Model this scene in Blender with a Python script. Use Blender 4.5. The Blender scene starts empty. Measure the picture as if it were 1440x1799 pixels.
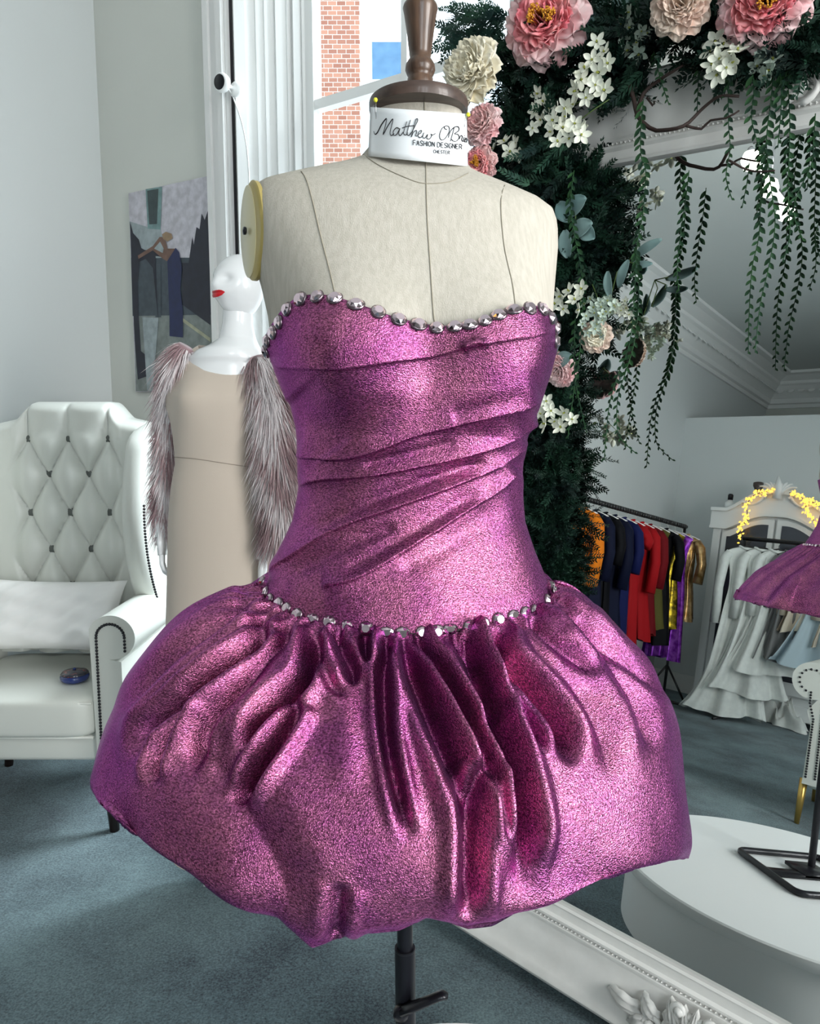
import bpy, math, random
import numpy as np
from mathutils import Vector, Matrix
from mathutils.bvhtree import BVHTree
rnd = random.Random(7); NR = np.random.default_rng(7)
SC = bpy.context.scene; COL = SC.collection
# ------------------------------------------------------------------ camera, world, lights, exposure
FPX = 1293.0; TILT = math.radians(6.86); CAMH = 1.5
cd = bpy.data.cameras.new('camera'); cam = bpy.data.objects.new('camera', cd); COL.objects.link(cam)
cam.location = (0, 0, CAMH); cam.rotation_euler = (math.pi/2 - TILT, 0, 0)
cd.sensor_fit = 'HORIZONTAL'; cd.sensor_width = 36; cd.lens = FPX/1440*36; cd.clip_start = .02
SC.camera = cam
SC.view_settings.view_transform = 'Standard'; SC.view_settings.look = 'None'
SC.view_settings.gamma = 1; SC.view_settings.use_curve_mapping = False
SC.view_settings.exposure = 0.0
SC.cycles.use_denoising = True
SC.cycles.max_bounces = 7; SC.cycles.diffuse_bounces = 4; SC.cycles.glossy_bounces = 4
SC.cycles.transmission_bounces = 5; SC.cycles.transparent_max_bounces = 8
SC.cycles.caustics_reflective = False; SC.cycles.caustics_refractive = False
SC.cycles.sample_clamp_indirect = 6.0
w = bpy.data.worlds.new('world'); SC.world = w; w.use_nodes = True
bg = w.node_tree.nodes['Background']; bg.inputs[0].default_value = (0.80, 0.93, 1.0, 1); bg.inputs[1].default_value = 2.6

def area(name, loc, target, sx, sy, power, col=(1, 1, 1)):
    l = bpy.data.lights.new(name, 'AREA'); l.shape = 'RECTANGLE'; l.size = sx; l.size_y = sy
    l.energy = power; l.color = col
    o = bpy.data.objects.new(name, l); COL.objects.link(o); o.location = loc
    d = Vector(target) - Vector(loc); o.rotation_euler = d.to_track_quat('-Z', 'Y').to_euler()
    return o
# fill lamps added outside the unseen bay windows, standing in for daylight
LIGHTS = dict(bay_a=230, bay_b=95)
area('bay_fill_lamp_a', (3.22, -1.35, 2.0), (0, 1.0, 1.3), 1.5, 2.6, LIGHTS['bay_a'], (1.0, .98, .95))
area('bay_fill_lamp_b', (0.7, -3.45, 2.0), (0, 1.0, 1.2), 1.5, 2.6, LIGHTS['bay_b'], (.93, .97, 1.0))

sl = bpy.data.lights.new('added_soft_sun', 'SUN'); sl.energy = 11.0; sl.angle = math.radians(35); sl.color = (.86, .95, 1.0)  # soft sun lamp added to brighten the shutter and left wall
so = bpy.data.objects.new('added_soft_sun', sl); COL.objects.link(so); so.rotation_euler = Vector((-.95, -.32, -.95)).to_track_quat('-Z', 'Y').to_euler()

# ------------------------------------------------------------------ measuring helpers (photograph pixel -> direction)
_F = np.array([0, math.cos(TILT), -math.sin(TILT)]); _D = np.array([0, -math.sin(TILT), -math.cos(TILT)])
_O = np.array([0, 0, CAMH])
def ray(x, y): return (x-720)/FPX*np.array([1., 0, 0]) + (y-900)/FPX*_D + _F
def PX(x, y, Y):
    r = ray(x, y); return _O + r*(Y/r[1])
def proj(P):
    v = np.asarray(P, float) - _O
    z = v @ _F
    return np.stack([720+FPX*v[..., 0]/z, 900+FPX*(v @ _D)/z], -1)
MN = np.array([math.cos(math.radians(6.37))*math.sin(math.radians(41)), math.cos(math.radians(6.37))*math.cos(math.radians(41)), -math.sin(math.radians(6.37))])
MC = 1.845
def mray(x, y):
    r = ray(x, y); P = _O + r*(MC/(r @ MN)); return P, r - 2*(r @ MN)*MN
def mfloor(x, y, z=0):
    P, r = mray(x, y); return P + r*((z-P[2])/r[2])
def mplane(x, y, p0, nn):
    P, r = mray(x, y); p0 = np.array(p0, float); nn = np.array(nn, float)
    return P + r*(((p0-P) @ nn)/(r @ nn))
def refl(P):
    v = np.array(P, float)-_O; return _O + v - 2*(v @ MN - MC)*MN

# ------------------------------------------------------------------ mesh building helpers
class MB:
    def __init__(s): s.v = []; s.f = []; s.m = []
    def add(s, v, f, mi=0):
        b = len(s.v); s.v.extend([tuple(map(float, p)) for p in v]); s.f.extend([tuple(i+b for i in q) for q in f]); s.m.extend([mi]*len(f)); return s
    def box(s, c, d, rz=0, mi=0, R=None):
        hx, hy, hz = d[0]/2, d[1]/2, d[2]/2
        P = [Vector((x, y, z)) for z in (-hz, hz) for y in (-hy, hy) for x in (-hx, hx)]
        R = R or Matrix.Rotation(rz, 3, 'Z'); c = Vector(c)
        return s.add([R @ p + c for p in P], [(0, 2, 3, 1), (4, 5, 7, 6), (0, 1, 5, 4), (2, 6, 7, 3), (0, 4, 6, 2), (1, 3, 7, 5)], mi)
    def tube(s, pts, r, n=8, cap=True, mi=0, closed=False, flat=1.0):
        pts = [Vector(p) for p in pts]; N = len(pts)
        rr = r if hasattr(r, '__len__') else [r]*N
        T = []
        for i in range(N):
            a = pts[(i-1) % N] if (closed or i > 0) else pts[0]; b = pts[(i+1) % N] if (closed or i < N-1) else pts[-1]
            t = b-a; T.append(t.normalized() if t.length > 1e-9 else Vector((0, 0, 1)))
        up = Vector((0, 0, 1)) if abs(T[0].z) < .9 else Vector((1, 0, 0))
        u = T[0].cross(up).normalized(); V = []
        for i in range(N):
            u = (u - T[i]*u.dot(T[i])); u = u.normalized() if u.length > 1e-9 else T[i].orthogonal().normalized()
            w_ = T[i].cross(u)
            for k in range(n):
                a = 2*math.pi*k/n; V.append(pts[i] + (u*math.cos(a) + w_*math.sin(a)*flat)*rr[i])
        Fc = []
        for i in range(N if closed else N-1):
            j = (i+1) % N
            for k in range(n): Fc.append((i*n+k, i*n+(k+1) % n, j*n+(k+1) % n, j*n+k))
        if cap and not closed: Fc += [tuple(range(n))[::-1], tuple((N-1)*n+k for k in range(n))]
        return s.add(V, Fc, mi)
    def lathe(s, prof, c=(0, 0, 0), n=32, R=None, mi=0, sx=1, sy=1):
        c = Vector(c); V = []; Fc = []; R = R or Matrix.Identity(3)
        for (r, z) in prof:
            for k in range(n):
                a = 2*math.pi*k/n; V.append(R @ Vector((r*sx*math.cos(a), r*sy*math.sin(a), z)) + c)
        for i in range(len(prof)-1):
            for k in range(n): Fc.append((i*n+k, i*n+(k+1) % n, (i+1)*n+(k+1) % n, (i+1)*n+k))
        if prof[0][0] > 1e-6: Fc.append(tuple(range(n))[::-1])
        if prof[-1][0] > 1e-6: Fc.append(tuple((len(prof)-1)*n+k for k in range(n)))
        return s.add(V, Fc, mi)
    def grid(s, G, wrapu=False, mi=0, flip=False):
        G = np.asarray(G); a, b = G.shape[:2]; Fc = []
        for i in range(a-1):
            for j in range(b if wrapu else b-1):
                k = (j+1) % b; q = (i*b+j, i*b+k, (i+1)*b+k, (i+1)*b+j); Fc.append(q[::-1] if flip else q)
        return s.add(G.reshape(-1, 3), Fc, mi)
    def prism(s, poly, h0, h1, fr=lambda x, y, z: (x, y, z), mi=0):
        n = len(poly); V = [fr(x, y, h0) for x, y in poly] + [fr(x, y, h1) for x, y in poly]
        return s.add(V, [tuple(range(n))[::-1], tuple(range(n, 2*n))] + [(i, (i+1) % n, n+(i+1) % n, n+i) for i in range(n)], mi)
def tag(o, label=None, cat=None, group=None, kind=None):
    for k, v in (('label', label), ('category', cat), ('group', group), ('kind', kind)):
        if v: o[k] = v
    return o
def M4(loc=(0, 0, 0), rz=0): return Matrix.Translation(Vector(loc)) @ Matrix.Rotation(rz, 4, 'Z')
def thing(name, label, cat, loc=(0, 0, 0), rz=0, group=None):
    o = bpy.data.objects.new(name, None); COL.objects.link(o); o.empty_display_size = .05
    o.location = loc; o.rotation_euler = (0, 0, rz); return tag(o, label, cat, group)
def obj(name, mb, mats, parent=None, label=None, smooth=True, world=True, bevel=0, sub=0, solid=0, loc=None, angle=None):
    me = bpy.data.meshes.new(name)
    V = mb.v
    if parent is not None and world:
        p = parent
        while p.parent: p = p.parent
        Mi = M4(p.location, p.rotation_euler[2]).inverted(); A = np.array(Mi)
        V = (np.array(V) @ A[:3, :3].T + A[:3, 3]).tolist()
    if parent is None and loc is not None: V = (np.array(V)-np.array(loc)).tolist()
    me.from_pydata(V, [], mb.f)
    mats = mats if isinstance(mats, (list, tuple)) else [mats]
    for m in mats: me.materials.append(m)
    if len(mats) > 1: me.polygons.foreach_set('material_index', mb.m)
    if smooth: me.polygons.foreach_set('use_smooth', [True]*len(me.polygons))
    me.update()
    if smooth and angle: me.set_sharp_from_angle(angle=math.radians(angle))
    o = bpy.data.objects.new(name, me); COL.objects.link(o)
    if parent is None and loc is not None: o.location = loc
    o.parent = parent
    if label: o['label'] = label
    if solid: md = o.modifiers.new('s', 'SOLIDIFY'); md.thickness = solid; md.offset = 0
    if bevel: md = o.modifiers.new('b', 'BEVEL'); md.width = bevel; md.segments = 2; md.limit_method = 'ANGLE'
    if sub: md = o.modifiers.new('u', 'SUBSURF'); md.levels = sub; md.render_levels = sub
    return o
def copy_tree(o, parent=None):
    c = o.copy(); COL.objects.link(c); c.parent = parent
    for ch in list(o.children): copy_tree(ch, c)
    return c
def struct(name, mb, mat, parent=None, **k):
    o = obj(name, mb, mat, parent, **k)
    if parent is None: o['kind'] = 'structure'
    return o

# ------------------------------------------------------------------ materials
def mat(name, col, rough=.5, metal=0, bump=0, bscale=50, col2=None, nscale=8, emis=0, spec=.5, sheen=0, coat=0, trans=0, detail=3, stretch=None, hi=.65, lo=.35):
    m = bpy.data.materials.new(name); m.use_nodes = True; nt = m.node_tree; N = nt.nodes; L = nt.links
    b = N['Principled BSDF']; b.inputs['Base Color'].default_value = (*col, 1); b.inputs['Roughness'].default_value = rough
    b.inputs['Metallic'].default_value = metal; b.inputs['Specular IOR Level'].default_value = spec
    b.inputs['Coat Weight'].default_value = coat; b.inputs['Sheen Weight'].default_value = sheen
    if trans: b.inputs['Transmission Weight'].default_value = trans
    if emis: b.inputs['Emission Color'].default_value = (*col, 1); b.inputs['Emission Strength'].default_value = emis
    tc = N.new('ShaderNodeTexCoord'); mp = N.new('ShaderNodeMapping'); L.new(tc.outputs['Object'], mp.inputs[0])
    if stretch: mp.inputs['Scale'].default_value = stretch
    if col2 is not None:
        n1 = N.new('ShaderNodeTexNoise'); n1.inputs['Scale'].default_value = nscale; n1.inputs['Detail'].default_value = detail; L.new(mp.outputs[0], n1.inputs['Vector'])
        r = N.new('ShaderNodeValToRGB'); r.color_ramp.elements[0].position = lo; r.color_ramp.elements[1].position = hi
        r.color_ramp.elements[0].color = (*col, 1); r.color_ramp.elements[1].color = (*col2, 1)
        L.new(n1.outputs['Fac'], r.inputs[0]); L.new(r.outputs[0], b.inputs['Base Color'])
    if bump:
        n2 = N.new('ShaderNodeTexNoise'); n2.inputs['Scale'].default_value = bscale; n2.inputs['Detail'].default_value = 2; L.new(mp.outputs[0], n2.inputs['Vector'])
        bp = N.new('ShaderNodeBump'); bp.inputs['Strength'].default_value = bump; bp.inputs['Distance'].default_value = .002
        L.new(n2.outputs['Fac'], bp.inputs['Height']); L.new(bp.outputs[0], b.inputs['Normal'])
    return m
def lame(name, c1, c2, edge):
    """crinkled metallic cloth with pink and violet threads"""
    m = mat(name, c1, rough=.23, metal=.9); nt = m.node_tree; N = nt.nodes; L = nt.links; b = N['Principled BSDF']
    b.inputs['Specular Tint'].default_value = (.62, .30, .60, 1)
    tc = [n for n in N if n.type == 'TEX_COORD'][0]
    v = N.new('ShaderNodeTexVoronoi'); v.inputs['Scale'].default_value = 780; L.new(tc.outputs['Object'], v.inputs['Vector'])
    wv = N.new('ShaderNodeTexNoise'); wv.inputs['Scale'].default_value = 560; wv.inputs['Detail'].default_value = 3; wv.inputs['Distortion'].default_value = 1.5
    mp = N.new('ShaderNodeMapping'); mp.inputs['Scale'].default_value = (.7, .7, 1.3); L.new(tc.outputs['Object'], mp.inputs[0]); L.new(mp.outputs[0], wv.inputs['Vector'])
    ad = N.new('ShaderNodeMath'); ad.operation = 'ADD'; L.new(v.outputs['Distance'], ad.inputs[0]); L.new(wv.outputs['Fac'], ad.inputs[1])
    bp = N.new('ShaderNodeBump'); bp.inputs['Strength'].default_value = .5; bp.inputs['Distance'].default_value = .0009
    L.new(ad.outputs[0], bp.inputs['Height']); L.new(bp.outputs[0], b.inputs['Normal'])
    n1 = N.new('ShaderNodeTexNoise'); n1.inputs['Scale'].default_value = 9; n1.inputs['Detail'].default_value = 8; n1.inputs['Roughness'].default_value = .75; L.new(tc.outputs['Object'], n1.inputs['Vector'])
    r = N.new('ShaderNodeValToRGB'); r.color_ramp.elements[0].position = .4; r.color_ramp.elements[1].position = .6
    r.color_ramp.elements[0].color = (*c1, 1); r.color_ramp.elements[1].color = (*c2, 1); L.new(n1.outputs['Fac'], r.inputs[0])
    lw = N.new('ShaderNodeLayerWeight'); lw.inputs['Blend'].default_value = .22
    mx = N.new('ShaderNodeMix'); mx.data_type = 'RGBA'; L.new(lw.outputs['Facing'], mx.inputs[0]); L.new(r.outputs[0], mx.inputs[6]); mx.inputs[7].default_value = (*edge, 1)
    # thread speckle: noise scales the base colour, painting the sparkle in
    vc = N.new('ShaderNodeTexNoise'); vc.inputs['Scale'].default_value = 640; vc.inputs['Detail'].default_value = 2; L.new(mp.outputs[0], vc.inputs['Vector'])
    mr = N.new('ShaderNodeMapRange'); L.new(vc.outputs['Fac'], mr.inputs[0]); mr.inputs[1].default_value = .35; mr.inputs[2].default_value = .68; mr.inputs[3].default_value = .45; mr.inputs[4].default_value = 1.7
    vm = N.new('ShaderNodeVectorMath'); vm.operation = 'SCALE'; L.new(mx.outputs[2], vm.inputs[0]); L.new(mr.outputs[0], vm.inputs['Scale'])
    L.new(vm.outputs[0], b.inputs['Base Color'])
    return m
M = {}
M['wall'] = mat('wall_paint', (.66, .675, .63), .85, bump=.08, bscale=120, col2=(.63, .645, .60), nscale=1.2)
M['wall_bright'] = mat('wall_paint_side', (.66, .69, .69), .85, bump=.08, bscale=120)
M['trim'] = mat('trim_gloss', (.80, .80, .79), .35)
M['white'] = mat('white_paint', (.86, .87, .86), .3)
M['ceil'] = mat('ceiling_paint', (.66, .69, .68), .9)
M['carpet'] = mat('carpet_pile', (.05, .09, .11), .95, sheen=.25, spec=.1)
nt = M['carpet'].node_tree; N = nt.nodes; L = nt.links; tcn = [n for n in N if n.type == 'TEX_COORD'][0]
pn = N.new('ShaderNodeTexNoise'); pn.inputs['Scale'].default_value = 1.6; pn.inputs['Detail'].default_value = 5; pn.inputs['Roughness'].default_value = .65
fn_ = N.new('ShaderNodeTexNoise'); fn_.inputs['Scale'].default_value = 150; fn_.inputs['Detail'].default_value = 4; fn_.inputs['Roughness'].default_value = .8
for q_ in (pn, fn_): L.new(tcn.outputs['Object'], q_.inputs['Vector'])
ma = N.new('ShaderNodeMath'); ma.operation = 'MULTIPLY_ADD'; L.new(fn_.outputs['Fac'], ma.inputs[0]); ma.inputs[1].default_value = 1.1; L.new(pn.outputs['Fac'], ma.inputs[2])
rp = N.new('ShaderNodeValToRGB'); rp.color_ramp.elements[0].position = .74; rp.color_ramp.elements[1].position = 1.32; rp.color_ramp.elements[0].color = (.008, .020, .036, 1); rp.color_ramp.elements[1].color = (.20, .30, .325, 1); L.new(ma.outputs[0], rp.inputs[0]); L.new(rp.outputs[0], N['Principled BSDF'].inputs['Base Color'])
mr_ = N.new('ShaderNodeMapRange'); L.new(ma.outputs[0], mr_.inputs[0]); mr_.inputs[1].default_value = .82; mr_.inputs[2].default_value = 1.30; L.new(mr_.outputs[0], rp.inputs[0]); rp.color_ramp.elements[0].position = 0; rp.color_ramp.elements[1].position = 1
bpn = N.new('ShaderNodeBump'); bpn.inputs['Strength'].default_value = .9; bpn.inputs['Distance'].default_value = .006; L.new(fn_.outputs['Fac'], bpn.inputs['Height']); L.new(bpn.outputs[0], N['Principled BSDF'].inputs['Normal'])
M['frame'] = mat('mirror_frame_plaster', (.80, .79, .76), .42, bump=.15, bscale=60, col2=(.74, .73, .70), nscale=14)
M['mirror'] = mat('mirror_silver', (.90, .93, .92), .0, metal=1)
M['calico'] = mat('calico_linen', (.53, .490, .425), .9, bump=.35, bscale=500, col2=(.46, .425, .36), nscale=90, detail=6, stretch=(3, 3, .35))
M['thread'] = mat('seam_thread', (.30, .27, .21), .9)
M['wood'] = mat('stained_wood', (.045, .022, .013), .4, bump=.1, bscale=90, col2=(.12, .065, .038), nscale=30, stretch=(4, 4, .4), coat=.25)
M['wood_dark'] = mat('cap_wood', (.035, .020, .016), .45, col2=(.075, .045, .034), nscale=22, stretch=(1, 5, 5), coat=.2)
M['black'] = mat('black_metal', (.008, .008, .012), .32, metal=.3)
M['steel'] = mat('steel', (.7, .7, .72), .2, metal=1)
M['platform'] = mat('platform_lacquer', (.83, .85, .85), .35)
M['lame'] = lame('pink_lame', (.275, .064, .185), (.43, .13, .235), (.34, .14, .38))
M['gem'] = mat('crystal', (.84, .66, .73), .02, metal=1)
M['setting'] = mat('stone_setting', (.25, .2, .22), .3, metal=1)
M['plate'] = mat('arm_plate_ivory', (.66, .60, .38), .3, coat=.3, col2=(.62, .55, .32), nscale=6)
M['plate_edge'] = mat('arm_plate_gold', (.42, .33, .11), .35, metal=.2)
M['card'] = mat('card_stock', (.80, .82, .84), .6)
M['ink'] = mat('black_ink', (.012, .012, .015), .7)
M['yellow'] = mat('pin_head_yellow', (.75, .72, .04), .3)
# ------------------------------------------------------------------ the room
GZ = -0.075; CEIL = 4.2
K = np.array([-1.64, 4.1, 0]); A1 = np.array([.8389, -.5443, 0]); O1 = np.array([.5443, .8389, 0])      # window wall runs along A1, O1 points outdoors
B2 = np.array([-.588, -.809, 0]); O2 = np.array([-.809, .588, 0])                                      # left wall runs along B2
E3 = K + A1*5.9; PD = np.array([.809, -.588, 0]); PC = K + B2*6.97; PE = PC + PD*5.9
Z = np.array([0, 0, 1.])
def slab(mb, p, q, out, th, z0, z1, mi=0):
    P = [p, q, q+out*th, p+out*th]
    mb.add([P[i]*[1, 1, 0]+Z*z for z in (z0, z1) for i in range(4)], [(3, 2, 1, 0), (4, 5, 6, 7), (0, 1, 5, 4), (1, 2, 6, 5), (2, 3, 7, 6), (3, 0, 4, 7)], mi)
    return mb
RP = [K-B2*.2+O2*0+O1*.1, E3+O1*.1+PD*.2, PE+B2*2.5+PD*.2, PC+B2*2.5]
def roomslab(z0, z1):
    mb = MB(); mb.add([p*[1, 1, 0]+Z*z for z in (z0, z1) for p in RP], [(0, 1, 2, 3), (7, 6, 5, 4), (0, 4, 5, 1), (1, 5, 6, 2), (2, 6, 7, 3), (3, 7, 4, 0)]); return mb
fl = roomslab(GZ-.1, GZ); struct('floor', fl, M['carpet'], smooth=False)
cl = roomslab(CEIL, CEIL+.1); struct('ceiling', cl, M['ceil'], smooth=False)
W1 = MB()
def s1(s, d=0): return K + A1*s + O1*d
slab(W1, s1(0), s1(1.0), O1, .35, GZ, CEIL); slab(W1, s1(2.5), s1(5.9), O1, .35, GZ, CEIL)
slab(W1, s1(1.0), s1(2.5), O1, .35, GZ, .45); slab(W1, s1(1.0), s1(2.5), O1, .35, 3.95, CEIL)
struct('wall_window', W1, M['wall'], smooth=False)
w2 = MB(); slab(w2, K-B2*.35, K+B2*9.6, O2, .2, GZ, CEIL); struct('wall_left', w2, M['wall_bright'], smooth=False)
# right wall behind the photographer; two tall windows added to supply light
def s3(t, d=0): return E3 + B2*t + PD*d
w3 = MB(); WIN3 = [(1.3, 2.8), (3.6, 5.1)]; prev = -.35
for a, b in WIN3+[(9.9, 9.9)]:
    slab(w3, s3(prev), s3(a), PD, .3, GZ, CEIL)
    if a < 9: slab(w3, s3(a), s3(b), PD, .3, GZ, .6); slab(w3, s3(a), s3(b), PD, .3, 3.5, CEIL)
    prev = b
struct('wall_right', w3, M['wall'], smooth=False)
w4 = MB(); slab(w4, PC+B2*2.4-PD*.2, PE+B2*2.4+PD*.3, B2, .2, GZ, CEIL); struct('wall_back', w4, M['wall'], smooth=False)
w5 = MB(); slab(w5, PC-PD*.02, PE+PD*.02, B2, .1, GZ, 3.1); struct('wall_partition', w5, M['wall_bright'], smooth=False)
# cornice: stepped profile with a row of acanthus blocks, along left, window and back walls
def cornice(name, p, q, out, blocks=True):
    L = np.linalg.norm(q-p); d = (q-p)/L; mb = MB()
    prof = [(0, -.42), (.03, -.42), (.03, -.37), (.07, -.36), (.075, -.30), (.10, -.27), (.20, -.15), (.23, -.13), (.23, -.09), (.34, -.04), (.42, -.035), (.42, 0), (0, 0)]
    P0 = [p - out*a + Z*(CEIL+h) for a, h in prof]; P1 = [q - out*a + Z*(CEIL+h) for a, h in prof]; n = len(prof)
    mb.add(P0+P1, [(i, (i+1) % n, n+(i+1) % n, n+i) for i in range(n)])
    if blocks:
        k = int(L/.13)
        for i in range(k):
            c = p + d*(.1+i*.13) - out*.155 + Z*(CEIL-.20); cc = c-out*.05-Z*.05
            G = [[c + d*(.045*math.cos(t)*sc) + (-out*.35-Z*.5)*.05*math.sin(t)*sc*1.3 + (-out*.6-Z*.5)*.05*math.sin(math.pi*h/2) for t in np.linspace(0, 2*math.pi, 9)[:-1]] for h, sc in ((0, 1), (.5, .85), (.9, .45), (1, .05))]
            mb.grid(np.array(G), True)
    return struct(name, mb, M['white'], smooth=False)
cornice('trim_1', K, K+B2*9.4, O2); cornice('trim_2', K, K+A1*5.9, O1, False); cornice('trim_3', PC+B2*2.4, PE+B2*2.4, B2)
def skirting(name, p, q, out):
    mb = MB(); slab(mb, p, q, -out, .02, GZ, GZ+.2); slab(mb, p, q, -out, .03, GZ, GZ+.05); struct(name, mb, M['trim'], smooth=False)
skirting('baseboard_left', K, K+B2*6.95, O2); skirting('baseboard_window', K, K+A1*5.9, O1); skirting('baseboard_partition', PC, PE, B2)
# --- window 1 : architrave, splayed shutters, sash
def s1z(s, d, z): return s1(s, d)+Z*z
def arch(name, s0, s1_, z0, z1):
    mb = MB()
    for (a, b, th) in ((0, .16, .03), (.015, .05, .045), (.11, .15, .05)):
        wdt = s1_-s0
        slab(mb, s1(s0+a*wdt/.16), s1(s0+b*wdt/.16), -O1, th, z0, z1)
    return mb
win = struct('window_1', arch('a', .84, .985, GZ, 4.0), M['trim'], smooth=False)
obj('architrave', arch('a', 2.66, 2.515, GZ, 4.0), M['trim'], win, smooth=False)
mb = MB(); slab(mb, s1(.986), s1(1.0), -O1, .004, GZ, 3.98); slab(mb, s1(1.0, .001), s1(1.004, .001), O1, .02, .45, 3.9); obj('gap_shade_strip', mb, M['black'], win, smooth=False)  # solid black strips standing in for the shade between architrave and shutter
def splay(sa, sb, name):
    mb = MB(); d0 = np.array(s1(sa, 0)); d1 = np.array(s1(sb, .3)); t = (d1-d0)/np.linalg.norm(d1-d0); nn = np.array([t[1], -t[0], 0])
    if nn @ (s1((1.0+2.5)/2)-d0) < 0: nn = -nn
    W = np.linalg.norm(d1-d0)
    slab(mb, d0, d1, -nn, .02, .45, 3.95)
    for a, b, th in ((0, .05, .02), (.10, .115, .014), (.14, .155, .014), (.19, .22, .022), (.245, .255, .014), (.27, .30, .03), (.315, .33, .016)):
        slab(mb, d0+t*a*W/.366, d0+t*min(b, .366)*W/.366, nn, th, .45, 3.95)
    obj(name, mb, M['white'], win, smooth=False)
splay(1.004, 1.21, 'shutter_panel'); splay(2.496, 2.29, 'shutter_panel')
mb = MB()
for a, b in ((1.19, 1.25), (2.25, 2.31), (1.74, 1.77)): slab(mb, s1(a, .26), s1(b, .26), O1, .06, .45, 3.95)
for a, b in ((.45, .52), (3.88, 3.95), (2.955, 3.0), (1.75, 1.78)): slab(mb, s1(1.19, .265), s1(2.31, .265), O1, .045, a, b)
obj('sash_frame', mb, M['white'], win, smooth=False)
g = bpy.data.materials.new('window_glass'); g.use_nodes = True; nt = g.node_tree; N = nt.nodes; L = nt.links; N.clear()
o_ = N.new('ShaderNodeOutputMaterial'); mx = N.new('ShaderNodeMixShader'); t_ = N.new('ShaderNodeBsdfTransparent'); gl = N.new('ShaderNodeBsdfGlossy'); gl.inputs['Roughness'].default_value = .02
fr = N.new('ShaderNodeFresnel'); L.new(fr.outputs[0], mx.inputs[0]); L.new(t_.outputs[0], mx.inputs[1]); L.new(gl.outputs[0], mx.inputs[2]); L.new(mx.outputs[0], o_.inputs[0]); M['glass'] = g
mb = MB(); mb.add([s1z(1.22, .29, .5), s1z(2.28, .29, .5), s1z(2.28, .29, 3.9), s1z(1.22, .29, 3.9)], [(0, 1, 2, 3)]); obj('pane', mb, M['glass'], win, smooth=False)
mb = MB(); slab(mb, s1(1.0, -.06), s1(2.5, -.06), O1, .36, .41, .46); obj('sill', mb, M['white'], win, smooth=False)
for i, (a, b) in enumerate(WIN3):
    mb = MB()
    for q in (a, a+.72, b-.06): slab(mb, s3(q, .1), s3(q+.06, .1), PD, .06, .6, 3.5)
    for q in (.6, 2.0, 3.44): slab(mb, s3(a, .1), s3(b, .1), PD, .06, q, q+.06)
    wn = struct('window_%d' % (i+2), mb, M['white'], smooth=False)
    mb = MB(); mb.add([s3(a, .13)+Z*.6, s3(b, .13)+Z*.6, s3(b, .13)+Z*3.5, s3(a, .13)+Z*3.5], [(0, 1, 2, 3)]); obj('pane', mb, M['glass'], wn, smooth=False)
# --- outside the window
M['brick'] = mat('brick', (.42, .19, .13), .9)
nt = M['brick'].node_tree; bt = nt.nodes.new('ShaderNodeTexBrick'); bt.inputs['Scale'].default_value = 9; bt.inputs['Color1'].default_value = (.50, .24, .17, 1); bt.inputs['Color2'].default_value = (.34, .14, .10, 1); bt.inputs['Mortar'].default_value = (.62, .55, .52, 1)
tc = [n for n in nt.nodes if n.type == 'TEX_COORD'][0]; mpn = nt.nodes.new('ShaderNodeMapping'); mpn.inputs['Rotation'].default_value = (math.pi/2, 0, 0)
nt.links.new(tc.outputs['Object'], mpn.inputs[0]); nt.links.new(mpn.outputs[0], bt.inputs[0]); nt.links.new(bt.outputs['Color'], nt.nodes['Principled BSDF'].inputs['Base Color'])
M['siding'] = mat('pale_siding', (.75, .82, .86), .8)
M['bluebuild'] = mat('blue_cladding', (.08, .19, .34), .6, col2=(.11, .24, .40), nscale=3)
mb = MB()
xa = PX(556, 300, 4.9)[0]; xb = PX(634, 300, 4.9)[0]; zb = GZ
mb.box(((xa+xb)/2, 5.0, 3), (xb-xa, .25, 8))
o = obj('brick_pier', mb, M['brick'], smooth=False, loc=((xa+xb)/2, 5, 0)); tag(o, 'red brick pier of the building seen through the tall sash window', 'pier')
def outbox(name, x0, y0, x1, y1, Y, dep, m, label, cat, rz=0, lines=0):
    p = PX(x0, y0, Y); q = PX(x1, y1, Y); mb = MB(); zt = p[2]
    mb.box(((p[0]+q[0])/2, Y+dep/2, (zt+GZ)/2), (q[0]-p[0], dep, zt-GZ))
    for i in range(lines): mb.box(((p[0]+q[0])/2, Y-.02, zt-.1-i*.22), (q[0]-p[0], .05, .03))
    o = obj(name, mb, m, smooth=False, loc=((p[0]+q[0])/2, Y+dep/2, 0)); tag(o, label, cat)
outbox('office_block', 653, 74, 735, 300, 26, 8, M['bluebuild'], 'blue clad building far beyond the sash window', 'building')
outbox('sided_building', 600, 140, 980, 300, 11, 5, M['siding'], 'pale building with horizontal siding just outside the window', 'building', lines=24)

# ------------------------------------------------------------------ the leaning mirror
MU = np.array([.74939716, -.65974091, -.0560878]); MU = MU - MN*(MU @ MN); MU /= np.linalg.norm(MU)
MV = np.cross(MU, MN); MV = MV if MV[2] > 0 else -MV; MF = _O + MN*MC
def mpt(u, v, h=0): return MF + MU*u + MV*v - MN*h        # h = height towards the room
U0, U1, V0, V1 = -1.18, .30, -1.172, .845; FW = .21
mirror = thing('leaning_mirror', 'huge white ornate framed mirror leaning by the window under the garland', 'mirror', tuple(mpt(-.44, V0-FW, 0)*[1, 1, 0]+Z*GZ))
mb = MB(); mb.add([mpt(U0-.01, V0-.01), mpt(U1+.01, V0-.01), mpt(U1+.01, V1+.01), mpt(U0-.01, V1+.01)], [(0, 1, 2, 3)]); obj('mirror_glass', mb, M['mirror'], mirror, smooth=False)
mb = MB(); bw = .10
c8 = [mpt(u, v, h) for h in (-.012, -.03) for u, v in ((U0-bw, V0-bw), (U1+bw, V0-bw), (U1+bw, V1+bw), (U0-bw, V1+bw))]
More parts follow.
